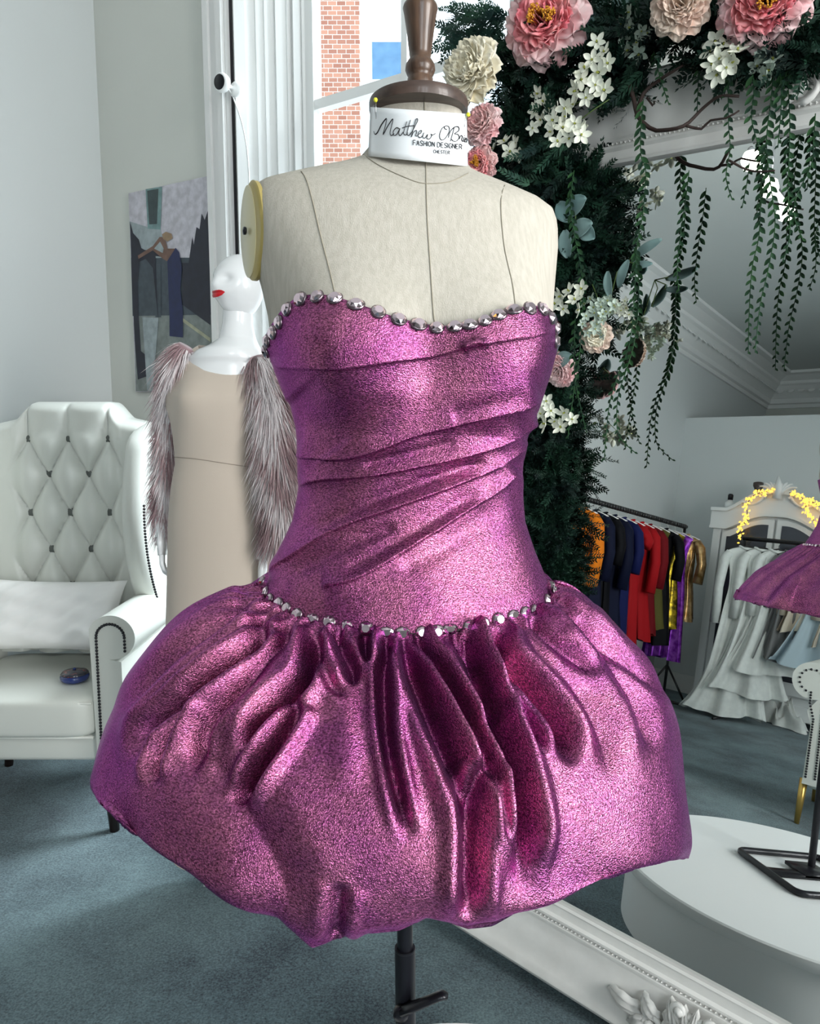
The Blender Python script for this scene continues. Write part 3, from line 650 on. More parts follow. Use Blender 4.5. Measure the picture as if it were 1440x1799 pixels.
# fine gathers at the seam and loose pleats round the back
vi = np.arange(NA)/NS
ph = np.cumsum(NR.uniform(.6, 1.4, NTs)); ph = ph/ph[-1]*2*math.pi
g1 = np.sin(ph*64)+.6*np.sin(ph*41+1); env = np.clip(vi/.02, 0, 1)*np.exp(-vi/.09)
disp += .0034*g1[None]*env[:, None]
back = np.clip(-np.sin(ts)*3+.3, 0, 1); env2 = np.clip(vi/.05, 0, 1)*np.clip((1.0-vi)/.35, 0, 1)
tw = ph[None]+.25*vi[:, None]
disp += (.008*np.sin(tw*11)+.005*np.sin(tw*19+2))*back[None]*env2[:, None]
wr = sum(a_*np.sin(tw*f1+vi[:, None]*f2+p_) for a_, f1, f2, p_ in ((.0014, 9, 9, 0), (.001, 15, 12, 2), (.0006, 23, -9, 4)))
disp += wr*np.clip((vi-.35)/.3, 0, 1)[:, None]
GF = GA+Na*disp[..., None]
GF[0] = Gb[0]+Nn[0][:, ][0]*0 if False else GF[0]
mb = MB(); mb.grid(GF, True)
sk = obj('bubble_skirt', mb, M['lame'], dress)
mb = MB(); li = [GF[-1]]
for q in (.25, .6, 1): R_ = GF[-1].copy(); R_[:, :2] = cen[:2]+(R_[:, :2]-cen[:2])*(1-.93*q); R_[:, 2] += .04*q; li.append(R_)
M['lining'] = mat('dark_lining', (.10, .02, .07), .7)
mb.grid(np.array(li), True); obj('skirt_lining', mb, M['lining'], dress)
# crystals
def dtree(o, root): Mw = M4(root.location); return BVHTree.FromPolygons([tuple(Mw @ v.co) for v in o.data.vertices], [tuple(p.vertices) for p in o.data.polygons])
BT = dtree(bod, dress)
def stone(P, n, r, asp=1.0, rot=0, shape=0):
    n = Vector(n).normalized(); q = n.to_track_quat('Z', 'Y').to_matrix() @ Matrix.Rotation(rot, 3, 'Z')
    k = 8; mb = MB(); V = []
    for rr_, zz_, ph_ in ((1.0, .0, 0), (1.0, .25*1, 0), (.62, .62, .5)):
        for i in range(k):
            a = 2*math.pi*(i+ph_)/k; V.append(q @ Vector((r*asp*rr_*math.cos(a), r*rr_*math.sin(a), r*zz_)) + Vector(P))
    F_ = []
    for i in range(k):
        j = (i+1) % k; F_ += [(i, j, k+j, k+i), (k+i, k+j, 2*k+i), (k+j, 2*k+j, 2*k+i)]
    F_.append(tuple(2*k+i for i in range(k))); mb.add(V, F_)
    s = obj('crystal', mb, M['gem'], dress, smooth=False)
    m2 = MB(); V = []
    for rr_, zz_ in ((1.12, -.15), (1.14, .1), (1.0, .2)):
        for i in range(16):
            a = 2*math.pi*i/16; V.append(q @ Vector((r*asp*rr_*math.cos(a), r*rr_*math.sin(a), r*zz_)) + Vector(P))
    m2.add(V, [(a_*16+i, a_*16+(i+1) % 16, (a_+1)*16+(i+1) % 16, (a_+1)*16+i) for a_ in range(2) for i in range(16)])
    obj('claw_setting', m2, M['setting'], s, smooth=True)
def place_stones(px, rr, side=False):
    for i, (x, y) in enumerate(px):
        P = None
        for dx in (0, 4, 8, 12, 18, 26):
            xx_ = x+dx*(1 if x < 720 else -1); P, n = hit(BT, xx_, y+2, .0008)
            if P is None: P, n = hit(BT, xx_, y+6+dx*.3, .0008)
            if P is not None: break
        if P is None: continue
        if dx: P = P + np.array([-(dx-2)/FPX*P[1]*(1 if x < 720 else -1), .002, 0])
        sh = i % 4; asp = (1, 1.05, 1.45, 1.15)[sh] if rr < .0062 else (1, 1.1, 1.2)[i % 3]
        nx = px[min(i+1, len(px)-1)]; pv = px[max(i-1, 0)]; rot = 0
        stone(P, n, rr*(.92, 1.05, .8, 1.0)[sh] if rr < .0062 else rr, asp, rot)
place_stones(neck_px, .0063)
place_stones(seam_px, .0058)
for k in range(24):   # round the back
    th = math.pi+.25+(math.pi-.5)*k/23
    P = body(zseam(th), th, .004); c_ = ring(P[2]); nrm = (P[0]-c_[0], P[1]-c_[1], 0)
    stone(P, nrm, .0058, 1.2)
# ------------------------------------------------------------------ name card pinned on the neck
ncx, ncy, na_, nb_ = ring(1.86); NRr = na_+.0035
def cardpt(x, y, off=0):
    r = ray(x, y); lo, hi = ncy-NRr*1.6, ncy+.01; prev = None
    def fy(X):
        q = X-ncx; lim = .80*NRr
        if q < -lim: return ncy-math.sqrt(NRr**2-lim**2)+(-q-lim)*(lim/math.sqrt(NRr**2-lim**2))*.55
        if q > .985*NRr: return ncy
        return ncy-math.sqrt(NRr**2-q*q)
    for k in range(40):
        m = (lo+hi)/2; X = r[0]/r[1]*m
        if fy(X) > m: lo = m
        else: hi = m
    P = _O + r*(lo/r[1]); nn = np.array([P[0]-ncx, P[1]-ncy, 0]); return P + nn/np.linalg.norm(nn)*off
n_ = 28; Gc = []
for i in range(9):
    t = i/8; row = []
    for j in range(n_):
        s = j/(n_-1); x = (652*(1-s)+818*s)*(1-t)+(648*(1-s)+820*s)*t
        y = (189+ (201-189)*s - 3*math.sin(math.pi*s)*0)*(1-t)+(275+(293-275)*s)*t
        row.append(cardpt(x, y, .0008))
    Gc.append(row)
card = thing('name_card', 'white curved name card with black script pinned round the dress form neck', 'card', tuple(cardpt(735, 283)))
mb = MB(); mb.grid(np.array(Gc)); obj('card', mb, M['card'], card, solid=.0006)
Zm = lambda pts: [(400+u*.3472, v*.3472) for u, v in pts]
script = [[(745, 668), (750, 682), (762, 676), (785, 632), (808, 604), (802, 640), (791, 684), (815, 640), (839, 606), (833, 640), (825, 675), (832, 690), (845, 680)],
 [(872, 656), (858, 650), (842, 668), (844, 689), (858, 684), (874, 655), (868, 680), (876, 691), (890, 672)], [(908, 620), (898, 655), (892, 680), (902, 688), (912, 676)], [(926, 612), (914, 655), (909, 682), (918, 690), (928, 676)], [(884, 652), (910, 644), (944, 640)],
 [(922, 688), (942, 655), (962, 612), (954, 606), (944, 640), (930, 697), (942, 672), (955, 664), (956, 676), (950, 692), (960, 692)], [(962, 686), (978, 676), (980, 665), (970, 668), (963, 688), (972, 702), (986, 692)],
 [(992, 676), (986, 698), (996, 704), (1010, 684), (1006, 704), (1018, 708), (1030, 692), (1026, 682), (1034, 688), (1048, 680)],
 [(1100, 640), (1080, 655), (1068, 690), (1076, 712), (1096, 704), (1116, 668), (1112, 644), (1096, 642), (1092, 654), (1104, 660)],
 [(1140, 650), (1130, 690), (1122, 718)], [(1112, 700), (1120, 672), (1140, 648), (1160, 646), (1162, 664), (1142, 680), (1158, 684), (1164, 700), (1150, 718), (1132, 716), (1128, 708)],
 [(1166, 706), (1172, 690), (1180, 694), (1176, 712), (1182, 719)], [(1188, 698), (1184, 716), (1190, 720)], [(1190, 688), (1191, 690)], [(1191, 714), (1199, 706), (1197, 700), (1191, 710), (1193, 722), (1201, 718)], [(1203, 704), (1201, 722), (1205, 710), (1208, 708)]]
mb = MB()
def ink(px, r, smooth=True):
    pts = [cardpt(x, y, .0016) for x, y in densify(px, 1.5, smooth)]
    if len(pts) > 1: mb.tube(pts, r, 5, flat=.5)
for s in script: ink(Zm(s), .00062)
obj('script_lettering', mb, M['ink'], card)
FONT = {'F': [[(0, 0), (0, 1), (.6, 1)], [(0, .5), (.5, .5)]], 'A': [[(0, 0), (.35, 1), (.7, 0)], [(.12, .35), (.58, .35)]], 'S': [[(.6, .85), (.45, 1), (.15, 1), (0, .8), (.1, .58), (.5, .42), (.62, .22), (.45, 0), (.15, 0), (0, .15)]],
 'H': [[(0, 0), (0, 1)], [(.6, 0), (.6, 1)], [(0, .5), (.6, .5)]], 'I': [[(0, 0), (0, 1)]], 'O': [[(.33, 0), (.1, .1), (0, .35), (0, .65), (.1, .9), (.33, 1), (.56, .9), (.66, .65), (.66, .35), (.56, .1), (.33, 0)]],
 'N': [[(0, 0), (0, 1), (.6, 0), (.6, 1)]], 'D': [[(0, 0), (0, 1), (.35, 1), (.6, .8), (.65, .5), (.6, .2), (.35, 0), (0, 0)]], 'E': [[(.55, 0), (0, 0), (0, 1), (.55, 1)], [(0, .5), (.48, .5)]],
 'G': [[(.6, .82), (.45, 1), (.2, 1), (.03, .8), (0, .5), (.03, .2), (.2, 0), (.45, 0), (.62, .15), (.62, .45), (.35, .45)]], 'R': [[(0, 0), (0, 1), (.4, 1), (.58, .88), (.58, .62), (.4, .5), (0, .5)], [(.35, .5), (.6, 0)]],
 'C': [[(.6, .82), (.45, 1), (.2, 1), (.03, .8), (0, .5), (.03, .2), (.2, 0), (.45, 0), (.6, .18)]], 'T': [[(0, 1), (.6, 1)], [(.3, 1), (.3, 0)]]}
WID = {'I': 0, 'A': .7, 'O': .66, 'D': .65}
def caps(text, p0, p1, h0, h1, r):
    tot = sum(WID.get(c, .6)+.28 if c != ' ' else .45 for c in text)-.28; x = 0
    for c in text:
        if c == ' ': x += .45; continue
        for st in FONT[c]:
            pts = []
            for a, b in st:
                q = (x+a)/tot; bx_, by_ = p0[0]+(p1[0]-p0[0])*q, p0[1]+(p1[1]-p0[1])*q; pts.append((bx_, by_-b*(h0+(h1-h0)*q)))
            ink(Zm(pts), r, False)
        x += WID.get(c, .6)+.28
mb = MB(); caps('FASHION DESIGNER', (939, 738), (1177, 758), 25, 23, .00055); caps('CHESTER', (1039, 778), (1117, 784), 16, 16, .00042); obj('printed_lettering', mb, M['ink'], card)
def pin(x, y, x2, y2, label):
    t = thing('dress_pin', label, 'pin', tuple(cardpt(x, y, .001)), group=None)
    mb = MB(); mb.tube([cardpt(x, y, .003), cardpt((x+x2)/2, (y+y2)/2, .0025), cardpt(x2, y2, .0008)], .0004, 6); obj('pin_shaft', mb, M['steel'], t)
    mb = MB(); mb.lathe([(0, -.0022), (.0016, -.0016), (.0023, 0), (.0016, .0016), (0, .0022)], cardpt(x, y, .004), 12); obj('pin_head', mb, M['yellow'], t)
pin(665, 178, 662, 212, 'yellow headed pin at the top left corner of the neck card')
pin(816, 203, 813, 226, 'yellow headed pin at the right edge of the neck card')

# ------------------------------------------------------------------ generic ringed figure used for the second mannequin
def ringed(Lp, Rp, Yc, rho, zs, n=64, cx_shift=0):
    TLa, TRa = table(Lp, Yc), table(Rp, Yc); G = []
    for z in zs:
        kl = np.interp(z, TLa[:, 1], TLa[:, 0]); kr = np.interp(z, TRa[:, 1], TRa[:, 0]); rh = rho(z) if callable(rho) else rho
        sl = math.sqrt(1+kl*kl*rh*rh); sr = math.sqrt(1+kr*kr*rh*rh); a = (kr-kl)*Yc/(sl+sr); cx = kl*Yc+a*sl
        G.append([(cx+a*math.cos(2*math.pi*k/n), Yc-a*rh*math.sin(2*math.pi*k/n), z) for k in range(n)])
    return np.array(G)
MY = 2.35
M['mann'] = mat('mannequin_gloss_white', (.86, .87, .88), .22, coat=.3)
M['lips'] = mat('painted_lips', (.55, .012, .02), .3)
M['beige'] = mat('beige_crepe', (.56, .475, .40), .75, bump=.1, bscale=300, sheen=.2)
M['fur_w'] = mat('fur_white', (.76, .70, .71), .8, sheen=.3); M['fur_m'] = mat('fur_mauve', (.30, .185, .20), .8, sheen=.3); M['fur_p'] = mat('fur_pink', (.52, .37, .38), .8, sheen=.3)
mq = thing('shop_mannequin', 'glossy white egg head mannequin with red lips standing behind the dress form', 'mannequin', (-.60, MY, GZ))
def s2(L_): return L_
hz = lambda y: PX(420, y, MY)[2]; hx = lambda x, y=500: PX(x, y, MY)[0]
# head: egg with brow, nose, lips and chin relief turned to the left
hc = np.array([(hx(376)+hx(474))/2, MY+.005, (hz(449)+hz(560))/2]); hh = (hz(449)-hz(562))/2; face = math.radians(228)   # face direction in plan
G = []
nh = 96
for i in range(65):
    ph_ = math.pi*i/64; row = []
    zq = math.cos(ph_)
    for k in range(nh):
        a = 2*math.pi*k/nh; d = (a-face+math.pi) % (2*math.pi)-math.pi
        rr_ = math.sin(ph_)**.92*(.84+.02*zq)
        wx = .080*(1+.18*math.cos(d)); 
        rel = 0
        rel += .013*math.exp(-(d/.22)**2-((zq+.02)/.22)**2)      # nose
        rel += .004*math.exp(-(d/.5)**2-((zq-.30)/.14)**2)       # brow
        rel -= .010*math.exp(-((abs(d)-.40)/.20)**2-((zq-.14)/.13)**2)
        rel += .012*math.exp(-(d/.5)**2-((zq+.30)/.22)**2)      # lips
        rel += .014*math.exp(-(d/.45)**2-((zq+.72)/.2)**2)      # chin
        taper = 1-.20*max(0, -zq)**1.5
        R_ = (wx*rr_/.86*taper+rel*math.sin(ph_))
        row.append((hc[0]+R_*math.cos(a), hc[1]+R_*math.sin(a)*1.02, hc[2]+hh*zq))
    G.append(row)
Gh = np.array(G)
mb = MB(); mb.grid(Gh, True)
# neck and bust
zs_ = np.linspace(hz(680), hz(540), 34)
Gn = ringed([(392, 540), (390, 570), (384, 596), (366, 608), (346, 616), (330, 630), (325, 700)], [(444, 540), (444, 570), (450, 596), (456, 608), (462, 618), (468, 632), (470, 700)], MY, lambda z: np.interp(z, [hz(640), hz(610)], [.70, .95]), zs_, 48)
mb.grid(Gn, True, flip=True)
# lower legs to the floor
for sx in (-.06, .06): mb.tube([(-.60+sx, MY, .75), (-.60+sx, MY+.01, .42), (-.60+sx, MY+.02, .08), (-.60+sx, MY-.06, GZ+.04)], [.07, .052, .032, .03], 16)
mb.lathe([(0, GZ), (.12, GZ), (.12, GZ+.012), (0, GZ+.014)], (hc[0]+.03, MY+.16, 0), 48)
def arm(mb, pts, rr_): mb.tube([PX(x, y, Y) for x, y, Y in pts], rr_, 16)
arm(mb, [(322, 650, MY+.03), (300, 700, MY+.04), (292, 800, MY+.05), (287, 900, MY+.03), (284, 945, MY)], [.045, .042, .036, .028, .022])
arm(mb, [(462, 650, MY), (478, 720, MY), (484, 830, MY-.01), (470, 930, MY-.05), (462, 985, MY-.09)], [.045, .042, .036, .028, .022])
def mhand(mb, base, d, side):
    base = np.array(base); d = np.array(d, float); d /= np.linalg.norm(d); lat = np.array([.25, -.97, 0])*1.0
    mb.tube([base, base+d*.035, base+d*.075], [.022, .028, .024], 12, flat=.5)
    for k, L_ in enumerate((.065, .075, .072, .058)):
        o_ = lat*(-.021+.014*k); p = base+d*.07+o_; cv = np.array([.35*side, 0, 0])
        mb.tube([p, p+d*L_*.5, p+(d+cv*.35)*L_*.8, p+(d+cv*.9)*L_], [.0085, .008, .007, .004], 8)
    p = base+d*.02+lat*-.02; mb.tube([p, p+d*.03+lat*-.02, p+d*.06+lat*-.026], [.010, .009, .005], 8)
mhand(mb, PX(284, 935, MY), (0.02, -.12, -1), 1); mhand(mb, PX(462, 980, MY-.09), (-.05, -.1, -1), -1)
obj('figure', mb, M['mann'], mq)
mb = MB(); fdir = np.array([math.cos(face), math.sin(face), 0]); flat_ = np.array([-math.sin(face), math.cos(face), 0])
for up, hgt in ((1, .012), (-1, .014)):
    G = []
    for i in range(9):
        t = i/8*2-1; wv_ = hgt*(1-t*t)**.6; ang = face+t*.36; zq = -.30; ph_ = math.acos(zq)
        base_r = .080*(1+.18*math.cos(t*.36))*math.sin(ph_)**.92*.82/.86*(1-.2*.30**1.5)+.0145*math.exp(-(t*.36/.5)**2)*math.sin(ph_)
        row = []
        for j in range(5):
            q = j/4; bul = .0045*math.sin(math.pi*(q*.8+.1))*(1-t*t)
            row.append((hc[0]+(base_r+.001+bul)*math.cos(ang), hc[1]+(base_r+.001+bul)*math.sin(ang)*1.02, hc[2]+hh*zq+up*wv_*q - (.002*(1-abs(t)) if up > 0 and abs(t) < .2 and j > 2 else 0)))
        G.append(row)
    mb.grid(np.array(G), flip=up < 0)
obj('lips', mb, M['lips'], mq)
gown = thing('beige_dress', 'plain beige fitted long dress with fur sleeves on the white mannequin', 'dress', (-.60, MY, .5))
dz_ = lambda y: PX(400, y, MY)[2]
zs_ = np.concatenate([np.linspace(dz_(1500), dz_(700), 60), np.linspace(dz_(695), dz_(606), 26)])
bl = [(348, 606), (338, 612), (328, 620), (318, 636), (308, 670), (300, 705), (303, 760), (307, 812), (299, 860), (294, 920), (293, 1000), (290, 1110), (296, 1250), (302, 1500)]
br = [(440, 604), (450, 622), (462, 634), (474, 650), (480, 680), (480, 705), (472, 760), (464, 812), (470, 860), (478, 920), (480, 1000), (476, 1110), (470, 1250), (462, 1500)]
G = ringed(bl, br, MY, lambda z: np.interp(z, [dz_(1000), dz_(812), dz_(700), dz_(650), dz_(606)], [.75, .72, .74, .55, .62]), zs_, 120)
G = G.copy()
zt_a, zt_b = dz_(606), dz_(665)
for i in range(len(G)):
    w_ = min(1, max(0, (G[i, 0, 2]-zt_b)/(zt_a-zt_b)))
    for k in range(120):
        a = 2*math.pi*k/120; G[i, k, 2] -= .062*w_**1.5*max(0, math.cos(a-math.radians(98)))**2
for i in range(len(G)):
    for k in range(120):
        a = 2*math.pi*k/120; z = G[i, k, 2]
        for tb in (math.radians(118), math.radians(178)):
            d = (a-tb+math.pi) % (2*math.pi)-math.pi; h = .022*math.exp(-(d/.42)**2-((z-dz_(700))/.07)**2); G[i, k, 0] += h*math.cos(tb); G[i, k, 1] -= h*math.sin(tb)
        if abs(z-dz_(816)) < .0035: G[i, k, :2] = [-.60+(G[i, k, 0]+.60)*.992, MY+(G[i, k, 1]-MY)*.992]
mb = MB(); mb.grid(G, True, flip=True); obj('dress_body', mb, M['beige'], gown)
mb = MB(); tb_ = BVHTree.FromPolygons([tuple(p) for p in G.reshape(-1, 3)], MB().grid(G, True).f)
wl = [hit(tb_, x, y, .001)[0] for x, y in densify([(298, 803), (340, 806), (400, 815), (470, 826)], 6)]; wl = [p for p in wl if p is not None]; M['beige_seam'] = mat('beige_seam', (.36, .30, .25), .8); mb.tube(wl, .0013, 5); obj('waist_seam', mb, M['beige_seam'], gown)
def fur(pts, rr_, n, Lf, name, seed, dens_col):
    R_ = np.random.default_rng(seed); mb = MB(); P = [PX(x, y, Y) for x, y, Y in pts]; P = np.array(P); cum = np.concatenate([[0], np.cumsum(np.linalg.norm(np.diff(P, axis=0), axis=1))]); T_ = cum[-1]
    core = MB(); core.tube([p for p in P], [r*.8 for r in rr_], 14, mi=0)
    mb.v, mb.f, mb.m = core.v, core.f, [1]*len(core.f)
    for _ in range(n):
        s = R_.uniform(0, T_); p = np.array([np.interp(s, cum, P[:, i]) for i in range(3)]); r = np.interp(s, cum, rr_); t = P[min(np.searchsorted(cum, s), len(P)-1)]-P[max(np.searchsorted(cum, s)-1, 0)]; t = t/(np.linalg.norm(t)+1e-9)
        a = R_.uniform(0, 2*math.pi); u_ = np.cross(t, [0, 1, 0.01]); u_ /= np.linalg.norm(u_); w_ = np.cross(t, u_); rad = u_*math.cos(a)+w_*math.sin(a)
        L_ = Lf*R_.uniform(.6, 1.15); d0 = rad*.8+t*.45+R_.normal(size=3)*.14; q = p+rad*r*.75; wd = R_.uniform(.0012, .0026); side = np.cross(d0, rad+R_.normal(size=3)*.4); side /= np.linalg.norm(side)+1e-9
        clump = math.sin(s*19+2.2*math.sin(a*2+s*7))+.7*math.sin(a*3+s*31)+R_.normal()*.35; c = 0 if clump > -.05 else (1 if clump < -.5 else 2)
        V = []; 
        for j in range(4):
            k = j/3; pt = q+d0*L_*k+(t*.55-Z*.35)*L_*k*k; wj = wd*(1-k)**.7; V += [pt-side*wj, pt+side*wj]
        mb.add(V, [(0, 1, 3, 2), (2, 3, 5, 4), (4, 5, 7, 6)], c)
    obj(name, mb, [M['fur_w'], M['fur_m'], M['fur_p']], gown, label=dens_col, smooth=True)
fur([(328, 610, MY-.02), (308, 645, MY-.01), (298, 720, MY+.05), (294, 810, MY+.05), (291, 900, MY+.04), (294, 935, MY+.03)], [.034, .042, .038, .037, .032, .02], 6500, .05, 'fur_sleeve', 3, 'white and mauve long fur sleeve on the left')
fur([(452, 632, MY-.03), (474, 690, MY-.06), (484, 770, MY-.07), (492, 850, MY-.08), (496, 915, MY-.09), (492, 955, MY-.09)], [.040, .054, .056, .054, .046, .030], 9000, .066, 'fur_sleeve', 4, 'white and mauve long fur sleeve on the right')

# ------------------------------------------------------------------ tufted wing chair in the corner
M['leather'] = mat('ivory_leather', (.64, .655, .61), .38, bump=.05, bscale=200, coat=.1)
M['button'] = mat('grey_button', (.10, .11, .10), .35)
M['nail'] = mat('dark_nailheads', (.03, .03, .035), .3, metal=.8)
M['leg_dark'] = mat('dark_leg', (.02, .012, .01), .4)
M['satin'] = mat('white_satin', (.84, .83, .82), .35, sheen=.2)
wc = thing('wing_chair', 'tall ivory leather wing chair with diamond buttoned back in the left corner', 'armchair', (-1.50, 2.95, GZ))
CXc = -1.505; YB = 3.22; YF = 2.66
zf = lambda y, Y: PX(100, y, Y)[2]
# back with diamond tufting
BW = .335; zt0 = zf(705, YB); zb0 = zf(1140, YB); ztuft = [zf(y, YB) for y in (772, 832, 902, 966, 1028)]; zp = (ztuft[0]-ztuft[4])/4; bxs = .1755/1.0
def topz(x):
    ax = abs(x); 
    if ax < .155: return zt0
    if ax < .245: t = (ax-.155)/.09; return zt0-.075*(t*t*(3-2*t))
    return zt0-.075-.02*((ax-.245)/.09)
nx_, nz_ = 110, 130; G = []
for i in range(nz_):
    row = []
    for j in range(nx_):
        x = -BW+2*BW*j/(nx_-1); zt_ = topz(x); z = zb0+(zt_-zb0)*i/(nz_-1)
        u_ = x/bxs; w_ = (z-ztuft[0])/(2*zp); p_, q_ = u_+w_, u_-w_
        h = .062*(abs(math.sin(math.pi*p_))*abs(math.sin(math.pi*q_)))**.36
        inside = 1/(1+math.exp((abs(x)-.225)/.012))*(1/(1+math.exp((z-ztuft[0]-.015)/.012)))
        hv = .045*(abs(math.sin(math.pi*u_)))**.3 if z > ztuft[0] else .04
        h = h*inside+hv*(1-inside) if z > ztuft[0]-.01 and abs(x) < .24 else h*inside+.042*(1-inside)
        for (bx_, bz_) in ((0, 0),): pass
        edge_ = math.sqrt(max(0, 1-max(0, (abs(x)/BW-.9)/.1)**2))*1
        et = math.sqrt(max(0, 1-max(0, (z-(zt_-.05))/.05)**2))
        row.append((CXc+x, YB-h*edge_*et+.05*(1-et)+.06*((z-zb0)/(zt0-zb0)), z))
    G.append(row)
mb = MB(); mb.grid(np.array(G)); Gb2 = np.array(G); Gb2[..., 1] = YB+.17+.05; mb.grid(Gb2, flip=True)
e_ = [Gb2[-1], np.array(G)[-1]]; mb.grid(np.array(e_), flip=True); mb.grid(np.array([np.array(G)[:, 0], Gb2[:, 0]]), flip=True); mb.grid(np.array([np.array(G)[:, -1], Gb2[:, -1]]))
back_ = obj('backrest', mb, M['leather'], wc)
for r_, z in enumerate(ztuft):
    for x in ((-.1755, 0, .1755) if r_ % 2 == 0 else (-.0878, .0878, -.263)):
        m2 = MB(); yb = YB+.06*((z-zb0)/(zt0-zb0))-.004; m2.lathe([(.021, -.004), (.020, .006), (.012, .013), (0, .014)], (CXc+x, yb, z), 14, R=Matrix.Rotation(math.pi/2, 3, 'X')); obj('tuft_button', m2, M['button'], back_)
# wings
def wing(sg):
    mb = MB(); G = []
    xo = BW-.028
    for i in range(40):
        t = i/39; zw = zf(1070, 2.9)+(zf(742, 3.05)-zf(1070, 2.9))*t; dep = (.14+.30*math.sin(math.pi*min(1, .15+t*.75))**.8)*(1-.55*max(0, (t-.86)/.14)**2); row = []
        tt_ = .060*(1-max(0, (t-.92)/.08)**2*.9)
        for k in range(20):
            a = 2*math.pi*k/20; cx_ = sg*(xo+.055+.055*(1-math.cos(0))*0)+sg*.02*(dep/.3)
            ex = tt_*math.copysign(abs(math.cos(a))**.8, math.cos(a)); ey = dep/2*math.copysign(abs(math.sin(a))**.55, math.sin(a))
            row.append((CXc+cx_+ex, YB+.12-dep/2+ey, zw+.012*math.sin(math.pi*k/20)*0))
        G.append(row)
    mb.grid(np.array(G), True, flip=True); mb.add(G[-1], [tuple(range(20))]); mb.add(G[0], [tuple(range(20))[::-1]]); wo = obj('wing', mb, M['leather'], wc)
    m2 = MB(); 
    for i in range(34):
        t = i/60; zw = zf(1068, 2.9)+(zf(742, 3.05)-zf(1070, 2.9))*t; dep = .14+.30*math.sin(math.pi*min(1, .15+t*.75))**.8
        m2.lathe([(.006, 0), (.005, .003), (0, .0045)], (CXc+sg*(xo+.112+.02*(dep/.3)), YB+.12-dep+.004, zw), 8, R=Matrix.Rotation(math.pi/2, 3, 'X'))
    obj('nailhead_trim', m2, M['nail'], wo)
wing(1); wing(-1)
# arms
def chair_arm(sg, root, cx, yb, yf, ztop, half, r, zbot, leather, nail, nailr=.006, name='armrest'):
    mb = MB(); prof = []
    n = 26
    outer = half+.0
    pts = []
    for k in range(n+1):
        a = -math.pi*.55+(math.pi*1.42)*k/n; pts.append((sg*(half+r*.15+r*math.cos(a)*1.05), ztop-r+r*math.sin(a)))
    poly = [(sg*(half-r*.62), zbot)]
    body_ = [(sg*(half+r*.55), zbot), (sg*(half+r*.55), ztop-2.1*r)] + pts + [(sg*(half-r*.80), ztop-1.75*r), (sg*(half-r*.72), zbot)]
    ys = np.linspace(yb, yf, 8); G = [[(cx+x, y, z-.03*((y-yb)/(yf-yb))*0) for x, z in body_] for y in ys]
    G[-1] = [(cx+sg*half*.0+x, yf-.004, z) for x, z in body_]
    g_ = np.array(G); mb.grid(g_, True, flip=sg > 0); nb = len(body_); mb.add(g_[-1], [tuple(range(nb)) if sg < 0 else tuple(range(nb))[::-1]])
    o_ = obj(name, mb, leather, root, angle=50)
    # front panel outline in nailheads
    pan = []
    for k in range(17):
        a = math.pi*(1-k/16) if sg > 0 else math.pi*k/16; pan.append((sg*(half+r*.12)+r*.62*math.cos(a)*1.0, ztop-r+r*.62*math.sin(a)))
    pan = [(pan[0][0], zbot+.04)]+pan+[(pan[-1][0]*.5+pan[-1][0]*.5, ztop-1.6*r)] 
    m2 = MB(); d_ = densify(pan, .012, False)
    for x, z in d_: m2.lathe([(nailr, 0), (nailr*.8, nailr*.6), (0, nailr*.8)], (cx+x, yf-.006, z), 8, R=Matrix.Rotation(math.pi/2, 3, 'X'))
    obj('nailhead_trim', m2, nail, o_)
    return o_
az_ = PX(250, 1062, 2.85)[2]
chair_arm(1, wc, CXc, YB, YF+.02, az_, .375, .085, zf(1345, YF), M['leather'], M['nail'])
chair_arm(-1, wc, CXc, YB, YF+.02, az_, .375, .085, zf(1345, YF), M['leather'], M['nail'])
def cushion(name, c, d, m, root, pw=.35, n=28, bulge=1.0, piping=None, world=True):
    """rounded box cushion"""
    mb = MB(); G = []
    for i in range(n+1):
        ph_ = math.pi*i/n-math.pi/2; row = []
        for k in range(2*n):
            a = 2*math.pi*k/(2*n); f_ = lambda q, p=pw: math.copysign(abs(q)**p, q)
            cz = abs(math.cos(ph_))**pw; row.append((c[0]+d[0]/2*cz*f_(math.cos(a)), c[1]+d[1]/2*cz*f_(math.sin(a)), c[2]+d[2]/2*f_(math.sin(ph_), pw*1.2)))
        G.append(row)
    mb.grid(np.array(G), True, flip=False); return obj(name, mb, m, root, world=world)
zs_t = PX(100, 1226, YF)[2]; zs_b = PX(100, 1300, YF)[2]; zba = PX(100, 1345, YF)[2]
cushion('seat_cushion', (CXc, (YF+YB)/2, (zs_t+zs_b)/2), (.63, YB-YF+.04, zs_t-zs_b), M['leather'], wc, .22)
mb = MB(); mb.box((CXc, (YF+YB)/2+.04, (zs_b+zba)/2), (.70, YB-YF, zs_b-zba+.01)); obj('seat_base', mb, M['leather'], wc, bevel=.02)
mb = MB(); mb.tube([(CXc-.31, YF-.0, zs_b+.008), (CXc+.31, YF, zs_b+.008)], .006, 8); mb.tube([(CXc-.31, YF-.004, zs_t-.022), (CXc+.31, YF-.004, zs_t-.022)], .005, 8); obj('piping', mb, M['leather'], wc)
for sx in (-1, 1):
    for yy in (YF+.06, YB+.05):
        mb = MB(); mb.tube([(CXc+sx*.33, yy, zba+.01), (CXc+sx*.34, yy-.01, zba-.08), (CXc+sx*.355, yy-.02, GZ)], [.034, .026, .018], 12); obj('leg', mb, M['leg_dark'], wc)
